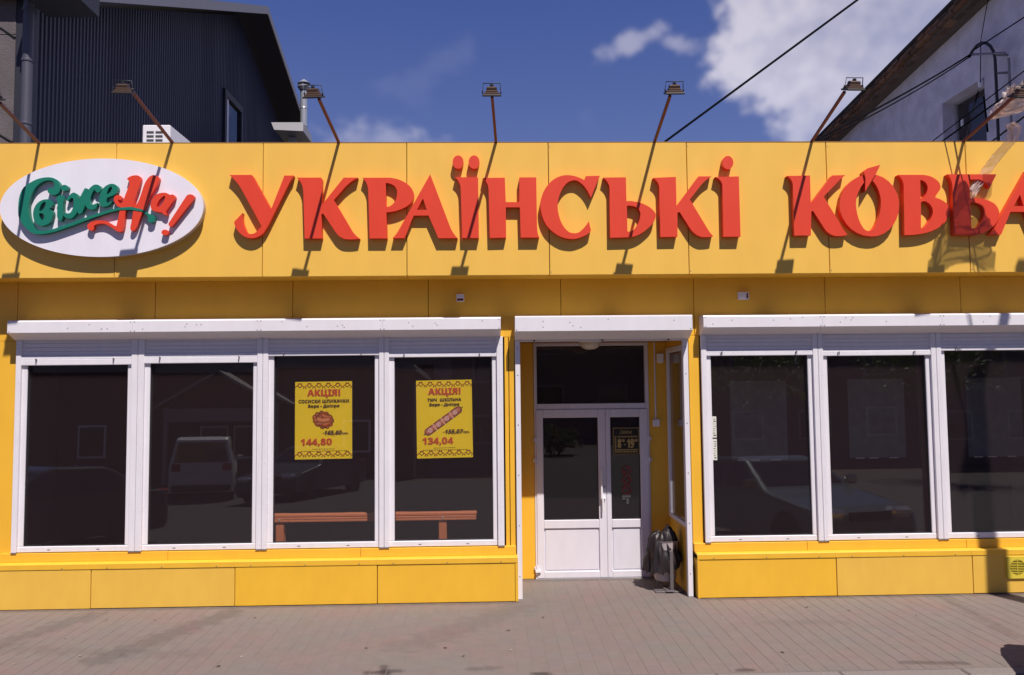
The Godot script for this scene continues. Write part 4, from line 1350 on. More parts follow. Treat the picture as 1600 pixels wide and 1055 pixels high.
	# motion sensor in the corner of the recess
	o = thing("motion_sensor", "small white motion sensor high in the recess corner", "sensor", Vector3(2.10, 2.60, -0.97))
	box("case", Vector3(-0.04, 0, -0.03), Vector3(0.04, 0.12, 0.03), mats.handle_white, o, 0.012)
	# bench behind the glass
	o = thing("slatted_bench", "brown slatted wooden bench standing inside behind the poster windows", "bench", Vector3(-1.33, 0.02, -0.56))
	var wood := mat("bench_wood", 0.50, 0.155, 0.065, 0.5, 0.0, tint_streak, 2.0)
	for i in 2:
		box("slat", Vector3(-1.17, 0.845, 0.004 + i * 0.066), Vector3(1.17, 0.878, 0.062 + i * 0.066), wood, o, 0.006)
	for i in 2:
		box("apron_slat", Vector3(-1.165, 0.792 + i * 0.027, 0.125), Vector3(1.165, 0.816 + i * 0.027, 0.142), wood, o, 0.004)
	for x in [-1.07, 0.78]:
		for zz in [0.03, 0.10]:
			box("leg", Vector3(x - 0.045, 0.0, zz - 0.022), Vector3(x + 0.045, 0.844, zz + 0.022), wood, o, 0.005)
	for x in [-1.07, 0.78]:
		st = mb()
		lathe(st, [[0.0, 0.006], [0.010, 0.004], [0.012, 0.0]], 10, Transform3D(Basis(Vector3.RIGHT, PI / 2), Vector3(x, 0.818, 0.142)))
		obj("bolt", st, mats.galvanised, o)

func build_litter() -> void:
	var st := mb()
	for i in 26:
		var p := Vector3(rng.randf_range(-4.5, 4.6), 0.003, rng.randf_range(0.2, 2.3))
		var s := rng.randf_range(0.006, 0.02)
		var t := Transform3D(Basis(Vector3.UP, rng.randf() * TAU).rotated(Vector3.RIGHT, rng.randf_range(-0.2, 0.2)), p)
		st.set_color([Color(0.6, 0.57, 0.52), Color(0.05, 0.04, 0.03), Color(0.16, 0.10, 0.04)][i % 3])
		quad(st, t * Vector3(-s, 0, -s * 0.6), t * Vector3(s, 0.003, -s * 0.4), t * Vector3(s * 0.8, 0.001, s * 0.7), t * Vector3(-s * 0.7, 0.004, s * 0.5), Vector3.UP)
	var o := obj("litter", st, vc_mat("litter_mix", 0.8, tint_fine, 4.0))
	o.set_meta("kind", "stuff")
	tag(o, "small scraps and dry leaves scattered on the paving", "litter")

func build_bin() -> void:
	var o := thing("litter_bin", "grey litter bin on a flat steel post beside the entrance", "bin", Vector3(2.0, 0, -0.30))
	var steel := mat("bin_grey", 0.16, 0.14, 0.15, 0.5, 0.2, tint_fine, 3.0)
	box("base", Vector3(-0.16, 0.001, -0.055), Vector3(0.16, 0.016, 0.075), steel, o, 0.003)
	box("base", Vector3(-0.045, 0.0162, -0.2), Vector3(0.045, 0.028, 0.10), steel, o, 0.003)
	box("leg", Vector3(0.012, 0.028, 0.02), Vector3(0.052, 0.46, 0.05), steel, o, 0.004)
	box("leg", Vector3(-0.10, 0.028, -0.14), Vector3(-0.072, 0.52, -0.115), steel, o, 0.004)
	var st := mb()
	lathe(st, [[0.0, 0.10], [0.115, 0.10], [0.125, 0.115], [0.155, 0.54], [0.163, 0.55], [0.150, 0.55], [0.118, 0.125], [0.0, 0.12]], 24, Transform3D(Basis.IDENTITY, Vector3(0.0, 0, -0.15)))
	obj("bucket", st, mat("bucket_pale", 0.42, 0.37, 0.38, 0.45), o)
	# bag folded over the rim
	var bag := thing("bin_bag", "crumpled dark grey bag hanging over the litter bin", "bag", Vector3(2.0, 0.2, -0.45))
	var bm := StandardMaterial3D.new()
	bm.resource_name = "bag_film"
	bm.albedo_color = Color(0.022, 0.017, 0.019).linear_to_srgb()
	bm.roughness = 0.42
	bm.metallic_specular = 0.4
	var nz := FastNoiseLite.new()
	nz.seed = 17
	nz.frequency = 1.5
	nz.fractal_octaves = 3
	nz.noise_type = FastNoiseLite.TYPE_SIMPLEX_SMOOTH
	st = mb()
	var cols := 72
	var prof := [[0.225, 0.03], [0.222, 0.08], [0.212, 0.14], [0.200, 0.20], [0.188, 0.26], [0.178, 0.32], [0.165, 0.37], [0.140, 0.405], [0.105, 0.43], [0.075, 0.445], [0.055, 0.42], [0.05, 0.36]]
	var rows := []
	for i in prof.size():
		var line := []
		for k in cols:
			var a := TAU * k / cols
			var f := float(i) / (prof.size() - 1)
			var fold := absf(sin(a * 3.5 + 2.0 * nz.get_noise_2d(cos(a) * 1.2, sin(a) * 1.2) * 3.0 + f * 0.9)) 
			var n := nz.get_noise_3d(cos(a) * 1.3, sin(a) * 1.3, f * 1.6)
			var r: float = prof[i][0] * 0.90 * (0.86 + 0.20 * fold * (1.0 - f * 0.5)) + n * 0.055 + 0.045 * maxf(0.0, -cos(a)) * (1.0 - f)
			var y: float = prof[i][1] + 0.05 * nz.get_noise_2d(cos(a) * 1.7 + 9.0, sin(a) * 1.7)
			if i < 3:
				# the hem hangs lower on the door side, shorter on the other
				y += (0.10 * smoothstep(-0.2, 1.0, cos(a + 0.15)) - 0.02) * (1.0 - i * 0.3)
			if i > 6:
				y += 0.07 * maxf(0.0, cos(a - 0.6)) * (1.0 - absf(i - 9.0) * 0.2)
			line.append(Vector3(cos(a) * r - 0.012, y, sin(a) * r))
		rows.append(line)
	st.set_smooth_group(1)
	for i in prof.size() - 1:
		for k in cols:
			var k2 := (k + 1) % cols
			var q := [rows[i][k], rows[i][k2], rows[i + 1][k2], rows[i + 1][k]]
			for t in [[0, 1, 2], [0, 2, 3]]:
				for v in t:
					st.add_vertex(q[v])
	st.generate_normals()
	obj("bag_skin", st, bm, bag)

func build_left_buildings() -> void:
	# grey house wall at the far left, with its gutter and downpipe
	var o := thing("grey_house", "grey-beige house at the far left with a grey downpipe at its corner", "house", Vector3(-9.0, 0, -3.3))
	var plaster := mat("plaster_grey", 0.128, 0.110, 0.118, 0.9, 0.0, tint_blotch, 0.4, bump_grain, 0.3)
	# panels of the wall; the corner is at x = -7.1
	var tops := [[0.0, 3.95], [3.96, 6.02], [6.03, 7.70], [7.71, 9.2]]
	for t in tops:
		box("wall_panel", Vector3(-3.0, t[0], -0.12), Vector3(1.90, t[1], 0.10), plaster, o, 0.004)
	box("wall", Vector3(-3.0, 0, -0.5), Vector3(1.88, 9.2, -0.12), mats.concrete, o, 0.0)
	var st := mb()
	tube(st, [Vector3(1.4, 7.92, 0.10), Vector3(1.70, 7.80, 0.105), Vector3(1.90, 7.66, 0.11)], 0.014, 6)
	tube(st, [Vector3(1.4, 6.30, 0.10), Vector3(1.70, 6.18, 0.105), Vector3(1.90, 6.06, 0.11)], 0.014, 6)
	obj("joint_cord", st, mats.black_rubber, o)
	var pipe := mat("pipe_grey", 0.075, 0.075, 0.105, 0.5, 0.1, tint_streak, 0.8)
	st = mb()
	tube(st, [Vector3(2.13, 0.2, 0.16), Vector3(2.12, 8.2, 0.16)], 0.075, 18)
	var dp := obj("downpipe", st, pipe, o)
	for y in [2.0, 4.6, 6.32, 7.28, 8.05]:
		st = mb()
		lathe(st, [[0.084, -0.02], [0.086, 0.0], [0.084, 0.02], [0.076, 0.02]], 18, Transform3D(Basis.IDENTITY, Vector3(2.122, y, 0.16)))
		obj("collar", st, pipe, dp)
	var dark := mat("metal_navy", 0.020, 0.021, 0.034, 0.55, 0.0, tint_streak, 0.5)
	box("corner_trim", Vector3(1.885, 0, -0.2), Vector3(2.06, 9.2, 0.09), dark, o, 0.003)
	box("eave_soffit", Vector3(-3.0, 9.2, -0.5), Vector3(2.05, 9.35, 0.3), dark, o, 0.0)
	st = mb()
	prism_x(st, [Vector2(0.3, 8.16), Vector2(0.75, 8.30), Vector2(0.75, 8.45), Vector2(-0.3, 8.45), Vector2(-0.3, 8.16)], 2.16, 2.95)
	obj("canopy", st, dark, o)
	st = mb()
	tube(st, [Vector3(2.2, 8.16, 0.62), Vector3(3.45, 8.16, 0.62)], 0.085, 14)
	obj("gutter", st, dark, o)

	# dark house clad in corrugated sheet: its gable wall runs back from us
	o = thing("corrugated_house", "tall dark navy house clad in corrugated sheets with a pale roof edge", "house", Vector3(-7.25, 0, -14.5))
	var navy := mat("sheet_navy", 0.026, 0.026, 0.052, 0.5, 0.0, tint_streak, 0.3)
	var navy_b := mat("sheet_navy_dull", 0.032, 0.032, 0.056, 0.6, 0.0, tint_streak, 0.3)
	var roof_at := func(z: float) -> float: return 13.35 + (-0.445 * (z + 14.5) if z > -14.5 else 0.36 * (z + 14.5))
	var pitch := 0.125
	var z0 := -3.45
	var sheet := 0
	while z0 > -20.3:
		st = mb()
		for i in 8:
			var z := z0 - i * pitch
			var ps := [[0.0, 0.0], [0.05, 0.0], [0.068, 0.022], [0.107, 0.022], [0.125, 0.0]]
			for k in ps.size() - 1:
				var za: float = z - ps[k][0]
				var zb: float = z - ps[k + 1][0]
				var ta: float = roof_at.call(za) - 0.10
				var tb: float = roof_at.call(zb) - 0.10
				quad(st, Vector3(ps[k][1], 0, za + 14.5), Vector3(ps[k + 1][1], 0, zb + 14.5), Vector3(ps[k + 1][1], tb, zb + 14.5), Vector3(ps[k][1], ta, za + 14.5), Vector3.RIGHT)
		obj("corrugated_sheet", st, navy if rng.randf() < 0.6 else navy_b, o, Vector3(0.001 * (sheet % 2), 0, 0))
		sheet += 1
		z0 -= 8 * pitch
	st = mb()
	for e in [[-3.4, -14.5], [-14.5, -20.4]]:
		var a: float = roof_at.call(e[0])
		var b: float = roof_at.call(e[1])
		quad(st, Vector3(-0.06, 0, e[0] + 14.5), Vector3(-0.06, 0, e[1] + 14.5), Vector3(-0.06, b - 0.12, e[1] + 14.5), Vector3(-0.06, a - 0.12, e[0] + 14.5), Vector3.RIGHT)
	obj("wall", st, dark, o)
	# roof with its overhang
	st = mb()
	for e in [[-3.0, -14.5], [-14.5, -20.6]]:
		var a: float = roof_at.call(e[0])
		var b: float = roof_at.call(e[1])
		for q in [[0.0, Vector3.DOWN], [0.16, Vector3.UP]]:
			quad(st, Vector3(-8, a + q[0], e[0] + 14.5), Vector3(0.85, a + q[0], e[0] + 14.5), Vector3(0.85, b + q[0], e[1] + 14.5), Vector3(-8, b + q[0], e[1] + 14.5), q[1])
	obj("roof", st, dark, o)
	var pale := mat("trim_grey", 0.17, 0.17, 0.21, 0.5, 0.0, tint_streak, 0.5)
	for e in [[-3.0, -14.5], [-14.5, -20.6]]:
		st = mb()
		var a: float = roof_at.call(e[0])
		var b: float = roof_at.call(e[1])
		var pa := [Vector3(0.85, a - 0.06, e[0] + 14.5), Vector3(0.85, b - 0.06, e[1] + 14.5), Vector3(0.85, b + 0.17, e[1] + 14.5), Vector3(0.85, a + 0.17, e[0] + 14.5)]
		var dx := Vector3(0.03, 0, 0)
		quad(st, pa[0] + dx, pa[1] + dx, pa[2] + dx, pa[3] + dx, Vector3.RIGHT)
		quad(st, pa[0], pa[1], pa[1] + dx, pa[0] + dx, Vector3.DOWN)
		quad(st, pa[3], pa[2], pa[2] + dx, pa[3] + dx, Vector3.UP)
		quad(st, pa[0], pa[1], pa[2], pa[3], Vector3.LEFT)
		obj("verge_board", st, pale, o)
	# narrow window in the corrugated wall
	st = mb()
	for e in [[10.41, 10.60, -13.18, -14.82], [8.0, 10.41, -13.18, -13.34], [8.0, 10.41, -14.66, -14.82]]:
		bx(st, Vector3(0.0, e[0], e[3] + 14.5), Vector3(0.10, e[1], e[2] + 14.5), 0.005)
	var wn := obj("window", st, dark, o)
	box("frame", Vector3(0.0, 8.0, -13.60 + 14.5), Vector3(0.06, 10.41, -13.341 + 14.5), mats.white_pvc, wn, 0.003)
	st = mb()
	quad(st, Vector3(0.03, 8.0, -14.66 + 14.5), Vector3(0.03, 8.0, -13.60 + 14.5), Vector3(0.03, 10.41, -13.60 + 14.5), Vector3(0.03, 10.41, -14.66 + 14.5), Vector3.RIGHT)
	obj("pane", st, mats.car_glass, wn)

	# outdoor unit of an air conditioner
	o = thing("air_conditioner", "white air conditioner unit with a slotted end on the shop roof", "air conditioner", Vector3(-4.695, 4.84, -2.5))
	st = mb()
	bx(st, Vector3(-0.195, 0.62, -0.85), Vector3(0.195, 1.25, 0.0), 0.012)
	obj("case", st, mat("ac_white", 0.72, 0.70, 0.74, 0.45), o)
	for r in 7:
		for c in 2:
			box("slot", Vector3(-0.135 + c * 0.125, 1.125 - r * 0.058, 0.0005), Vector3(-0.035 + c * 0.125, 1.158 - r * 0.058, 0.003), mat("slot_dark", 0.05, 0.05, 0.055, 0.8), o, 0.0)
	st = mb()
	for x in [-0.17, 0.17]:
		for z in [-0.75, -0.1]:
			bx(st, Vector3(x - 0.02, 0, z - 0.02), Vector3(x + 0.02, 0.62, z + 0.02))
	for z in [-0.75, -0.1]:
		bx(st, Vector3(-0.19, 0.59, z - 0.02), Vector3(0.19, 0.6195, z + 0.02))
	obj("stand", st, mats.galvanised, o)

	# flue and hood beyond the roof
	o = thing("metal_flue", "shiny galvanised flue pipe with a cone cap at the end of the dark house", "flue", Vector3(-5.66, 0, -16.0))
	st = mb()
	lathe(st, [[0.105, 0.0], [0.105, 11.55], [0.10, 11.56]], 20)
	obj("pipe", st, mats.galvanised, o)
	for y in [10.45, 11.0]:
		st = mb()
		lathe(st, [[0.106, y - 0.03], [0.115, y], [0.106, y + 0.03]], 20)
		obj("collar", st, mats.galvanised, o)
	st = mb()
	lathe(st, [[0.12, 11.56], [0.19, 11.66], [0.19, 11.70], [0.10, 11.70]], 20)
	lathe(st, [[0.20, 11.78], [0.02, 11.92], [0.0, 11.92]], 20)
	for k in 4:
		var a := TAU * k / 4.0
		tube(st, [Vector3(cos(a) * 0.16, 11.68, sin(a) * 0.16), Vector3(cos(a) * 0.16, 11.80, sin(a) * 0.16)], 0.012, 5)
	obj("cap", st, mats.galvanised, o)
	o = thing("vent_hood", "low grey sheet-metal vent hood at the foot of the flue", "vent", Vector3(-5.55, 0, -14.0))
	st = mb()
	var p := [Vector3(-0.52, 9.84, 0.2), Vector3(0.38, 9.84, 0.2), Vector3(0.38, 9.80, -0.8), Vector3(-0.52, 9.80, -0.8)]
	var q := [Vector3(-0.38, 9.56, 0.42), Vector3(0.42, 9.52, 0.42), Vector3(0.42, 9.52, -0.8), Vector3(-0.38, 9.56, -0.8)]
	for k in 4:
		quad(st, p[k], p[(k + 1) % 4], q[(k + 1) % 4], q[k], (p[k] + p[(k + 1) % 4]) / 2.0 - Vector3(0, 9.8, -0.2))
	quad(st, p[0], p[1], p[2], p[3], Vector3.UP)
	quad(st, q[0], q[1], q[2], q[3], Vector3.DOWN)
	obj("hood", st, mat("hood_grey", 0.30, 0.30, 0.32, 0.5, 0.3, tint_fine, 1.0), o)
	box("post", Vector3(-0.1, 0, -0.3), Vector3(0.1, 9.52, -0.1), mats.galvanised, o, 0.0)

func build_right_building() -> void:
	var o := thing("lilac_house", "lilac-grey plastered house with a brown brick verge rising at the right", "house", Vector3(8.6, 0, -7.0))
	var lilac := mat("plaster_lilac", 0.70, 0.665, 0.78, 0.9, 0.0, tint_blotch, 0.35, bump_grain, 0.5)
	var top := func(z: float) -> float: return 8.35 + (z + 7.0 + 3.58) * 0.094
	# wall facing the shop roof, with a hole for the window (z from -6.0 to -4.62, y up to 7.6)
	var z_lo := -13.0
	var z_hi := 1.5
	var win_a := -5.95
	var win_b := -4.62
	var wy := 7.60
	var st := mb()
	for e in [[z_lo, win_a, 0.0, 99.0], [win_b, z_hi, 0.0, 99.0], [win_a, win_b, 0.0, 5.9], [win_a, win_b, wy, 99.0]]:
		var ya: float = minf(e[3], top.call(e[0]))
		var yb: float = minf(e[3], top.call(e[1]))
		quad(st, Vector3(0, e[2], e[0] + 7.0), Vector3(0, e[2], e[1] + 7.0), Vector3(0, yb, e[1] + 7.0), Vector3(0, ya, e[0] + 7.0), Vector3.LEFT)
	# reveals
	var d := 0.26
	quad(st, Vector3(0, 5.9, win_a + 7.0), Vector3(d, 5.9, win_a + 7.0), Vector3(d, wy, win_a + 7.0), Vector3(0, wy, win_a + 7.0), Vector3.BACK)
	quad(st, Vector3(0, 5.9, win_b + 7.0), Vector3(d, 5.9, win_b + 7.0), Vector3(d, wy, win_b + 7.0), Vector3(0, wy, win_b + 7.0), Vector3.FORWARD)
	quad(st, Vector3(0, wy, win_a + 7.0), Vector3(0, wy, win_b + 7.0), Vector3(d, wy, win_b + 7.0), Vector3(d, wy, win_a + 7.0), Vector3.DOWN)
	quad(st, Vector3(0, 5.9, win_a + 7.0), Vector3(0, 5.9, win_b + 7.0), Vector3(d, 5.9, win_b + 7.0), Vector3(d, 5.9, win_a + 7.0), Vector3.UP)
	obj("wall", st, lilac, o)
	box("front_wall", Vector3(0.02, 0, 8.45), Vector3(9.0, 8.6, 8.52), lilac, o, 0.0)
	box("rear_wall", Vector3(0.02, 0, -6.05), Vector3(9.0, 8.1, -5.98), lilac, o, 0.0)
	box("room_back", Vector3(0.9, 5.0, 0.2), Vector3(0.96, 8.0, 3.4), mats.interior_dark, o, 0.0)
	st = mb()
	var frame := mat("frame_dull", 0.30, 0.30, 0.34, 0.5)
	bx(st, Vector3(d - 0.03, wy - 0.045, win_a + 7.0), Vector3(d + 0.02, wy, win_b + 7.0), 0.004)
	bx(st, Vector3(d - 0.03, 5.9, win_a + 7.0), Vector3(d + 0.02, wy - 0.0455, win_a + 7.05), 0.004)
	bx(st, Vector3(d - 0.03, 5.9, win_b + 6.95), Vector3(d + 0.02, wy - 0.0455, win_b + 7.0), 0.004)
	var wn := obj("window", st, frame, o)
	st = mb()
	quad(st, Vector3(d, 5.9, win_a + 7.0), Vector3(d, 5.9, win_b + 7.0), Vector3(d, wy, win_b + 7.0), Vector3(d, wy, win_a + 7.0), Vector3.LEFT)
	obj("pane", st, mats.window_glass, wn)
	box("handle", Vector3(d - 0.085, 7.05, win_a + 7.28), Vector3(d - 0.05, 7.22, win_a + 7.33), mats.white_pvc, wn, 0.004)
	st = mb()
	lathe(st, [[0.0, 0.0], [0.045, 0.0], [0.05, 0.10], [0.03, 0.14], [0.0, 0.145]], 14, Transform3D(Basis.IDENTITY, Vector3(-0.03, 7.44, win_b + 6.95)))
	obj("lamp_cap", st, mats.white_pvc, o)
	# roof edge: dark board, felt and three courses of brick under it
	var felt := mat("felt_brown", 0.035, 0.026, 0.024, 0.9, 0.0, tint_fine, 1.0)
	st = mb()
	for q in [[0.10, Vector3.DOWN], [0.16, Vector3.UP]]:
		quad(st, Vector3(-0.42, top.call(z_lo) + q[0], z_lo + 7.0), Vector3(9.0, top.call(z_lo) + q[0], z_lo + 7.0), Vector3(9.0, top.call(z_hi) + q[0], z_hi + 7.0), Vector3(-0.42, top.call(z_hi) + q[0], z_hi + 7.0), q[1])
	quad(st, Vector3(-0.42, top.call(z_lo) + 0.10, z_lo + 7.0), Vector3(-0.42, top.call(z_hi) + 0.10, z_hi + 7.0), Vector3(-0.42, top.call(z_hi) + 0.16, z_hi + 7.0), Vector3(-0.42, top.call(z_lo) + 0.16, z_lo + 7.0), Vector3.LEFT)
	obj("roof", st, felt, o)
	st = mb()
	quad(st, Vector3(-0.30, top.call(z_lo) - 0.1, z_lo + 7.0), Vector3(-0.30, top.call(z_hi) - 0.1, z_hi + 7.0), Vector3(-0.30, top.call(z_hi) + 0.10, z_hi + 7.0), Vector3(-0.30, top.call(z_lo) + 0.10, z_lo + 7.0), Vector3.LEFT)
	quad(st, Vector3(-0.30, top.call(z_lo) - 0.1, z_lo + 7.0), Vector3(-0.30, top.call(z_hi) - 0.1, z_hi + 7.0), Vector3(0.0, top.call(z_hi) - 0.1, z_hi + 7.0), Vector3(0.0, top.call(z_lo) - 0.1, z_lo + 7.0), Vector3.DOWN)
	obj("mortar_core", st, mat("mortar", 0.13, 0.10, 0.085, 0.95, 0.0, tint_fine, 2.0), o)
	var tones := [Vector3(0.20, 0.095, 0.055), Vector3(0.14, 0.075, 0.05), Vector3(0.25, 0.13, 0.075), Vector3(0.09, 0.06, 0.045), Vector3(0.17, 0.105, 0.075)]
	var bm := vc_mat("brick_brown", 0.9, tint_fine, 2.0, bump_grain, 0.5)
	var meshes := []
	for t in tones:
		st = mb()
		st.set_color(Color(t.x, t.y, t.z))
		bx(st, Vector3(-0.06, -0.031, -0.118), Vector3(0.06, 0.031, 0.118), 0.006)
		var me := st.commit()
		me.surface_set_material(0, bm)
		meshes.append(me)
	var slope := atan(0.094)
	for course in 3:
		var z := z_lo + 0.15 + (0.125 if course % 2 else 0.0)
		while z < -1.0:
			var x: float = [-0.345, -0.32, -0.24][course] + rng.randf_range(-0.02, 0.02)
			var y: float = top.call(z) + [0.062, -0.004, -0.072][course]
			if z > -11.5 and (course < 3 or rng.randf() < 0.85):
				inst("brick", meshes[rng.randi() % meshes.size()], o, Transform3D(Basis(Vector3.RIGHT, -slope + rng.randf_range(-0.05, 0.05)), Vector3(x, y, z + 7.0)))
			z += 0.25
	# service bracket with the bent conduit on the wall
	st = mb()
	tube(st, [Vector3(-0.2, 7.99, 2.30), Vector3(-0.2, 8.06, 2.42), Vector3(-0.2, 8.095, 2.54), Vector3(-0.2, 8.09, 2.67), Vector3(-0.2, 8.03, 2.80), Vector3(-0.2, 7.93, 2.91), Vector3(-0.2, 7.80, 2.99), Vector3(-0.2, 7.66, 3.02), Vector3(-0.2, 7.0, 3.02), Vector3(-0.2, 5.0, 2.98)], 0.024, 12)
	obj("conduit", st, mat("conduit_grey", 0.03, 0.03, 0.042, 0.7), o)
	st = mb()
	tube(st, [Vector3(-0.2, 8.0, 2.39), Vector3(-0.2, 7.66, 3.28)], 0.022, 6)
	tube(st, [Vector3(-0.2, 7.72, 3.05), Vector3(0.0, 7.72, 3.05)], 0.02, 6)
	tube(st, [Vector3(-0.2, 7.42, 3.03), Vector3(0.0, 7.42, 3.06)], 0.02, 6)
	tube(st, [Vector3(-0.1, 7.6, 3.22), Vector3(-0.1, 5.0, 3.18)], 0.02, 6)
	obj("bracket", st, mat("bracket_grey", 0.22, 0.22, 0.25, 0.6), o)

func cable(label: String, pts: Array, r: float, sag := 0.0, group := "cables over the shop roof") -> void:
	var o := thing("cable", label, "cable", pts[0], 0.0, group)
	var st := mb()
	var line := []
	for i in pts.size() - 1:
		for k in 8:
			var t := k / 8.0
			var p: Vector3 = pts[i].lerp(pts[i + 1], t)
			line.append(p - pts[0] - Vector3(0, sag * 4.0 * t * (1.0 - t), 0))
	line.append(pts[pts.size() - 1] - pts[0])
	tube(st, line, r, 6)
	obj("strand", st, mats.cable_black, o)

func build_cables() -> void:
	cable("thick black cable rising across the sky from the roof to the upper right", [Vector3(1.5, 4.85, -1.0), Vector3(2.27, 5.41, -1.0), Vector3(4.73, 7.21, -1.0), Vector3(9.5, 10.7, -1.0)], 0.016)
	cable("black twisted cable from the roof to the bent conduit, upper strand", [Vector3(3.6, 5.09, -0.55), Vector3(8.40, 8.02, -4.65)], 0.014, 0.05)
	cable("black cable to the bent conduit, lower strand of the twisted pair", [Vector3(3.58, 5.05, -0.56), Vector3(8.40, 7.99, -4.63)], 0.010, 0.08)
	cable("thin cable leaving the bent conduit towards the upper right", [Vector3(8.38, 8.04, -4.5), Vector3(8.3, 7.95, -3.09), Vector3(8.2, 7.9, 0.5)], 0.010)
	cable("thin wire hanging down the lilac wall to the window corner", [Vector3(8.5, 9.2, -4.2), Vector3(8.5, 8.8, -4.25), Vector3(8.5, 8.2, -4.50), Vector3(8.52, 7.5, -4.60)], 0.007, -0.02)
	cable("wire from the window corner down to the floodlight arm with the film", [Vector3(8.5, 7.36, -4.64), Vector3(5.38, 5.0, 0.1)], 0.012)
	cable("short black wire hanging beside the lilac house's window", [Vector3(8.52, 7.23, -4.52), Vector3(8.52, 6.59, -4.46)], 0.016)
	cable("upper of the two wires rising beside the film-wrapped arm", [Vector3(4.95, 4.99, 0.10), Vector3(6.62, 6.55, 3.0)], 0.006)
	cable("lower of the two wires rising beside the film-wrapped arm", [Vector3(5.06, 4.99, 0.08), Vector3(6.62, 6.35, 3.0)], 0.009)
	cable("black wire at the right edge rising from the sign top", [Vector3(5.7, 4.95, -0.5), Vector3(6.15, 5.27, -0.5), Vector3(8.2, 6.8, -0.5)], 0.012)

# ---------------------------------------------------------------- the street behind the camera, seen in the glass
func wheel_into(parent: Node3D, at: Vector3, r: float, w: float) -> void:
	var st := mb()
	var t := Transform3D(Basis(Vector3.BACK, PI / 2), at)
	lathe(st, [[r * 0.62, -w / 2], [r * 0.93, -w / 2], [r, -w / 2 + 0.03], [r, w / 2 - 0.03], [r * 0.93, w / 2], [r * 0.62, w / 2]], 24, t)
	var o := obj("wheel", st, mats.black_rubber, parent)
	st = mb()
	lathe(st, [[r * 0.63, w * 0.30], [r * 0.55, w * 0.18], [r * 0.2, w * 0.28], [0.0, w * 0.30]], 20, t)
	lathe(st, [[r * 0.63, -w * 0.30], [r * 0.55, -w * 0.18], [r * 0.2, -w * 0.28], [0.0, -w * 0.30]], 20, t)
	obj("rim", st, mats.galvanised, o)

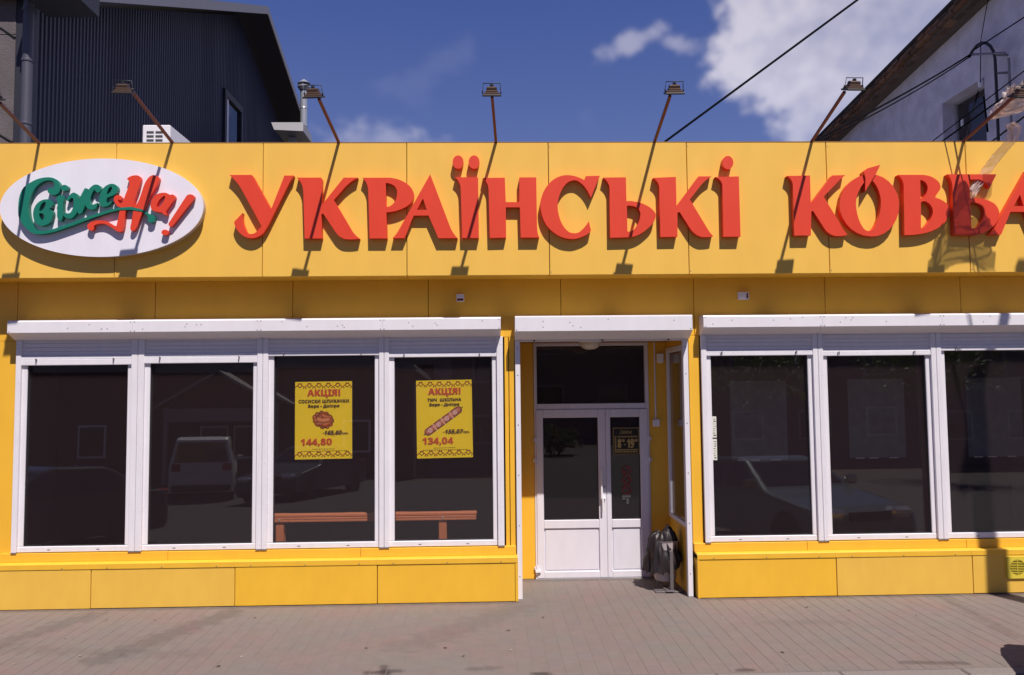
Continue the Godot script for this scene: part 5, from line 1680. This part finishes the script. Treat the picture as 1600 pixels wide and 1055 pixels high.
# prof: side outline (z forward negative, y); the last argument marks windscreen and rear window by corner numbers
func make_car(label: String, cat: String, at: Vector3, turn: float, paint: StandardMaterial3D, prof: Array, half: float, belt: float, screen: Array, rear: Array, sides: Array, axles: Array, head_y: float) -> Node3D:
	var o := thing("parked_car" if cat == "car" else "parked_van", label, cat, at, turn)
	var roof := 0.0
	var zlo := INF
	var zhi := -INF
	for p in prof:
		roof = maxf(roof, p.y)
		zlo = minf(zlo, p.x)
		zhi = maxf(zhi, p.x)
	var across := func(y: float) -> float: return 1.0 - 0.20 * clampf((y - belt) / (roof - belt), 0.0, 1.0)
	var st := mb()
	var mid := Vector2((zlo + zhi) / 2.0, 0.62)
	var rings := []
	for u in [[-1.0, 0.955], [-0.965, 0.99], [-0.90, 1.0], [0.90, 1.0], [0.965, 0.99], [1.0, 0.955]]:
		var ring := []
		for p in prof:
			var q: Vector2 = mid + (p - mid) * u[1]
			ring.append(Vector3(u[0] * half * across.call(p.y), q.y, q.x))
		rings.append(ring)
	var c := Vector3(0, mid.y, mid.x)
	for i in rings.size() - 1:
		for k in prof.size():
			var k2 := (k + 1) % prof.size()
			quad(st, rings[i][k], rings[i][k2], rings[i + 1][k2], rings[i + 1][k], (rings[i][k] + rings[i + 1][k2]) / 2.0 - c)
	var ix := Geometry2D.triangulate_polygon(PackedVector2Array(prof))
	for k in range(0, ix.size(), 3):
		tri(st, rings[0][ix[k]], rings[0][ix[k + 1]], rings[0][ix[k + 2]], Vector3.LEFT)
		tri(st, rings[5][ix[k]], rings[5][ix[k + 1]], rings[5][ix[k + 2]], Vector3.RIGHT)
	obj("body", st, paint, o)
	for g in [["windscreen", screen], ["rear_window", rear]]:
		var a: Vector2 = prof[g[1][0]]
		var b: Vector2 = prof[g[1][1]]
		var n := Vector2(-(b - a).y, (b - a).x).normalized()
		if n.dot((a + b) / 2.0 - mid) < 0.0:
			n = -n
		var a2 := a.lerp(b, 0.10) + n * 0.006
		var b2 := a.lerp(b, 0.92) + n * 0.006
		st = mb()
		var wa: float = half * 0.86 * across.call(a2.y)
		var wb: float = half * 0.86 * across.call(b2.y)
		quad(st, Vector3(-wa, a2.y, a2.x), Vector3(wa, a2.y, a2.x), Vector3(wb, b2.y, b2.x), Vector3(-wb, b2.y, b2.x), Vector3(0, n.y, n.x))
		obj(g[0], st, mats.car_glass, o)
	for w in sides:
		for s in [-1.0, 1.0]:
			st = mb()
			var pts := []
			for p in w:
				pts.append(Vector3(s * (half * across.call(p.y) * 1.0 + 0.004), p.y, p.x))
			quad(st, pts[0], pts[1], pts[2], pts[3], Vector3(s, 0, 0))
			obj("side_window", st, mats.car_glass, o)
	for z in axles:
		for s in [-1.0, 1.0]:
			st = mb()
			lathe(st, [[0.0, 0.0], [0.36, 0.0], [0.36, 0.05], [0.0, 0.05]], 22, Transform3D(Basis(Vector3.BACK, -s * PI / 2), Vector3(s * (half - 0.045), 0.31, z)))
			obj("wheel_arch", st, mats.black_rubber, o)
			wheel_into(o, Vector3(s * (half - 0.09), 0.31, z), 0.31, 0.20)
	for s in [-1.0, 1.0]:
		st = mb()
		bx(st, Vector3(s * half * 0.68 - 0.19, head_y - 0.075, zlo - 0.01), Vector3(s * half * 0.68 + 0.17, head_y + 0.075, zlo + 0.22), 0.05)
		obj("headlight", st, mat("lamp_clear", 0.75, 0.77, 0.8, 0.05, 0.6), o)
		st = mb()
		bx(st, Vector3(s * half * 0.78 - 0.13, head_y + 0.08, zhi - 0.12), Vector3(s * half * 0.78 + 0.12, head_y + 0.30, zhi + 0.012), 0.03)
		obj("tail_light", st, mat("lamp_red", 0.35, 0.02, 0.015, 0.15), o)
		st = mb()
		bx(st, Vector3(s * (half + 0.10) - 0.10, belt + 0.02, screen_z(prof, screen) + 0.12), Vector3(s * (half + 0.10) + 0.10, belt + 0.17, screen_z(prof, screen) + 0.22), 0.03)
		obj("mirror", st, paint, o)
	box("grille", Vector3(-half * 0.42, head_y - 0.10, zlo - 0.012), Vector3(half * 0.42, head_y + 0.03, zlo + 0.05), mats.black_rubber, o, 0.01)
	box("lower_bumper", Vector3(-half * 0.88, 0.20, zlo - 0.02), Vector3(half * 0.88, 0.36, zlo + 0.2), mats.black_rubber, o, 0.04)
	box("rear_bumper", Vector3(-half * 0.9, 0.30, zhi - 0.2), Vector3(half * 0.9, 0.48, zhi + 0.03), mats.black_rubber, o, 0.04)
	box("number_plate", Vector3(-0.26, 0.62, zhi + 0.012), Vector3(0.26, 0.73, zhi + 0.02), mats.white_pvc, o, 0.0)
	return o

func screen_z(prof: Array, screen: Array) -> float:
	return maxf(minf(prof[screen[0]].x, prof[screen[1]].x), -1.2)

func build_street_behind() -> void:
	var silver := mat("paint_silver", 0.15, 0.19, 0.19, 0.25, 0.35)
	silver.clearcoat_enabled = true
	silver.clearcoat_roughness = 0.05
	var black := mat("paint_black", 0.035, 0.040, 0.050, 0.22)
	black.clearcoat_enabled = true
	black.clearcoat_roughness = 0.04
	var white := mat("paint_white", 0.62, 0.62, 0.62, 0.3)
	white.clearcoat_enabled = true
	# sedan facing the shop at the right, its shadow falls on the paving
	var v := func(a: Array) -> Array:
		var r := []
		for i in range(0, a.size(), 2):
			r.append(Vector2(a[i], a[i + 1]))
		return r
	var sedan: Array = v.call([-2.05, 0.24, -2.12, 0.45, -2.06, 0.64, -1.85, 0.74, -1.0, 0.88, -0.78, 0.93, -0.10, 1.36, 0.15, 1.41, 0.95, 1.39, 1.15, 1.32, 1.62, 0.98, 2.05, 0.94, 2.14, 0.85, 2.16, 0.45, 2.1, 0.26, 1.7, 0.22, -1.7, 0.22])
	var sw := [v.call([-0.55, 0.95, 0.30, 0.96, 0.30, 1.33, -0.12, 1.30]), v.call([0.36, 0.96, 1.30, 0.98, 1.08, 1.30, 0.36, 1.33])]
	make_car("silver-green sedan parked nose to the paving at the right, mirrored in the glass", "car", Vector3(4.80, -0.07, 4.40), -0.28, silver, sedan, 0.84, 0.93, [5, 6], [9, 10], sw, [-1.32, 1.30], 0.66)
	make_car("black sedan parked at the left facing the shop windows, mirrored in the glass", "car", Vector3(-7.75, -0.12, 4.9), 0.62, black, sedan, 0.84, 0.93, [5, 6], [9, 10], sw, [-1.32, 1.30], 0.66)
	var van: Array = v.call([-2.0, 0.26, -2.08, 0.5, -2.0, 0.80, -1.75, 0.95, -1.15, 1.08, -0.55, 1.72, -0.2, 1.82, 1.9, 1.82, 2.06, 1.74, 2.14, 1.05, 2.16, 0.5, 2.1, 0.28, 1.7, 0.22, -1.7, 0.22])
	var vw := [v.call([-0.95, 1.08, -0.1, 1.08, -0.1, 1.62, -0.52, 1.60]), v.call([0.0, 1.08, 0.95, 1.08, 0.95, 1.62, 0.0, 1.62])]
	make_car("white van parked across the road with its rear to the shop", "van", Vector3(-8.65, -0.12, 16.7), 2.88, white, van, 0.87, 1.05, [4, 5], [8, 9], vw, [-1.35, 1.35], 0.78)
	make_car("grey hatchback parked across the road beside the white van", "car", Vector3(-5.4, -0.12, 15.2), 0.3, mat("paint_grey", 0.10, 0.10, 0.11, 0.25, 0.3), sedan, 0.84, 0.93, [5, 6], [9, 10], sw, [-1.32, 1.30], 0.66)
	# low brick shop opposite with a gabled porch
	var o := thing("brick_shop", "low dark red brick shop across the road with a gabled porch", "shop", Vector3(-10.2, -0.12, 24.0))
	var brick := mat("brick_dark", 0.10, 0.045, 0.038, 0.9, 0.0, tint_blotch, 0.5)
	box("wall", Vector3(-12.0, 0, 0), Vector3(7.0, 4.3, 8.0), brick, o, 0.0)
	box("cornice", Vector3(-12.1, 4.3, -0.1), Vector3(7.1, 4.45, 8.1), mat("cornice_pale", 0.30, 0.28, 0.27, 0.8), o, 0.0)
	box("roof", Vector3(-12.0, 4.45, 0.0), Vector3(7.0, 4.6, 8.0), mats.roof_felt, o, 0.0)
	var st := mb()
	extrude(st, [PackedVector2Array([Vector2(-2.2, 2.9), Vector2(2.2, 2.9), Vector2(0, 4.1)])], -1.5, 0.0, true)
	obj("gable", st, brick, o)
	st = mb()
	for s in [-1.0, 1.0]:
		var a := Vector3(s * 2.5, 2.75, -1.6)
		var b := Vector3(0, 4.2, -1.6)
		var n := Vector3(s, 1.7, 0).normalized() * 0.10
		quad(st, a, b, b + n, a + n, Vector3.FORWARD)
		quad(st, a + n, b + n, b + n + Vector3(0, 0, 1.6), a + n + Vector3(0, 0, 1.6), n)
		quad(st, a, b, b + Vector3(0, 0, 1.6), a + Vector3(0, 0, 1.6), -n)
	obj("gable_roof", st, mats.cornice_pale, o)
	box("sign_band", Vector3(-2.0, 2.35, -1.52), Vector3(2.0, 2.85, -1.45), mats.cornice_pale, o, 0.0)
	for x in [-2.0, 1.85]:
		box("porch_post", Vector3(x, 0, -1.5), Vector3(x + 0.15, 2.9, -1.35), mats.cornice_pale, o, 0.0)
	for x in [-9.5, -6.0, -1.1, 0.2, 4.2]:
		var w := box("window", Vector3(x, 0.9, -0.04), Vector3(x + 1.1, 2.2, 0.0), mats.white_pvc, o, 0.0)
		box("pane", Vector3(x + 0.08, 0.98, -0.046), Vector3(x + 1.02, 2.12, -0.041), mats.car_glass, w, 0.0)
	# taller pale block further back
	o = thing("apartment_block", "pale multi-storey block behind the low brick shop", "building", Vector3(-12.0, -0.12, 46.0))
	box("wall", Vector3(-14, 0, 0), Vector3(14, 15, 10), mat("block_pale", 0.34, 0.33, 0.32, 0.9, 0.0, tint_blotch, 0.2), o, 0.0)
	for r in 4:
		for k in 8:
			var x := -12.6 + k * 3.2
			var w := box("window", Vector3(x, 1.6 + r * 3.2, -0.05), Vector3(x + 1.5, 3.1 + r * 3.2, 0.0), mats.cornice_pale, o, 0.0)
			box("pane", Vector3(x + 0.1, 1.7 + r * 3.2, -0.06), Vector3(x + 1.4, 3.0 + r * 3.2, -0.051), mats.car_glass, w, 0.0)
	o = thing("grey_block", "long grey block with dark windows across the road at the right", "building", Vector3(12.0, -0.12, 30.0))
	box("wall", Vector3(-14, 0, 0), Vector3(16, 9, 10), mat("block_brown", 0.12, 0.105, 0.10, 0.9, 0.0, tint_blotch, 0.2), o, 0.0)
	for r in 3:
		for k in 9:
			var x := -13.0 + k * 3.2
			var w := box("window", Vector3(x, 1.2 + r * 2.9, -0.05), Vector3(x + 1.5, 2.6 + r * 2.9, 0.0), mats.cornice_pale, o, 0.0)
			box("pane", Vector3(x + 0.1, 1.3 + r * 2.9, -0.06), Vector3(x + 1.4, 2.5 + r * 2.9, -0.051), mats.car_glass, w, 0.0)
	# shrubs and trees in front of it
	var leaf := StandardMaterial3D.new()
	leaf.resource_name = "leaf"
	leaf.albedo_color = Color(0.055, 0.085, 0.025).linear_to_srgb()
	leaf.roughness = 0.7
	leaf.backlight_enabled = true
	leaf.backlight = Color(0.2, 0.3, 0.08)
	var spots := [["broad low green bush across the road, nearest the grey block's left end", 2.5, 19.0, 0.0, 1.2, 1.1], ["round green bush across the road between the two trees", 7.0, 18.0, 0.0, 1.5, 1.0], ["leafy young tree across the road opposite the middle right window", 10.0, 20.0, 2.2, 3.0, 2.2], ["leafy spreading tree across the road opposite the far right window", 15.5, 19.0, 2.4, 3.4, 2.6]]
	for s in spots:
		var tree: bool = s[3] > 0.5
		var t := thing("street_tree" if tree else "green_bush", s[0], "tree" if tree else "bush", Vector3(s[1], -0.12, s[2]))
		st = mb()
		tube(st, [Vector3(0, 0, 0), Vector3(0.05, s[3] * 0.5 + 0.2, 0.03), Vector3(-0.03, s[3] + s[4] * 0.5, 0.0)], 0.11 if tree else 0.04, 8, 0.03)
		for k in 6:
			var a := TAU * k / 6.0
			tube(st, [Vector3(0, s[3] + 0.1, 0), Vector3(cos(a) * s[5] * 0.4, s[3] + s[4] * 0.45, sin(a) * s[5] * 0.4), Vector3(cos(a) * s[5] * 0.75, s[3] + s[4] * 0.7, sin(a) * s[5] * 0.75)], 0.04, 6, 0.01)
		obj("trunk", st, mat("bark", 0.09, 0.065, 0.045, 0.9), t)
		st = mb()
		for k in (1500 if tree else 700):
			var dir := Vector3(rng.randfn(), rng.randfn(), rng.randfn()).normalized()
			var rad := pow(rng.randf(), 0.4) * (0.75 + 0.25 * sin(dir.x * 5.0 + dir.y * 4.0))
			var c := Vector3(dir.x * s[5] * rad, s[3] + s[4] * 0.5 + dir.y * s[4] * 0.5 * rad, dir.z * s[5] * rad)
			var u := Vector3(rng.randfn(), rng.randfn(), rng.randfn()).normalized() * 0.11
			var w := u.cross(Vector3(rng.randfn(), rng.randfn(), rng.randfn())).normalized() * 0.06
			quad(st, c - u, c + w, c + u, c - w)
		var cr := obj("crown", st, leaf, t)
		cr.set_meta("kind", "stuff")
	# concrete pole whose shadow falls on the right end of the shop
	o = thing("utility_pole", "concrete utility pole standing on the kerb just outside the view at the right", "pole", Vector3(6.68, -0.12, 3.05))
	st = mb()
	tube(st, [Vector3.ZERO, Vector3(0, 7.7, 0)], 0.16, 14, 0.10)
	obj("shaft", st, mats.concrete, o)
	st = mb()
	bx(st, Vector3(-0.05, 7.3, -0.6), Vector3(0.05, 7.4, 0.6), 0.01)
	obj("crossarm", st, mats.galvanised, o)
	for z in [-0.5, 0.0, 0.5]:
		st = mb()
		lathe(st, [[0.0, 0.0], [0.035, 0.0], [0.05, 0.05], [0.03, 0.10], [0.0, 0.12]], 12, Transform3D(Basis.IDENTITY, Vector3(0, 7.4, z)))
		obj("insulator", st, mats.white_pvc, o)
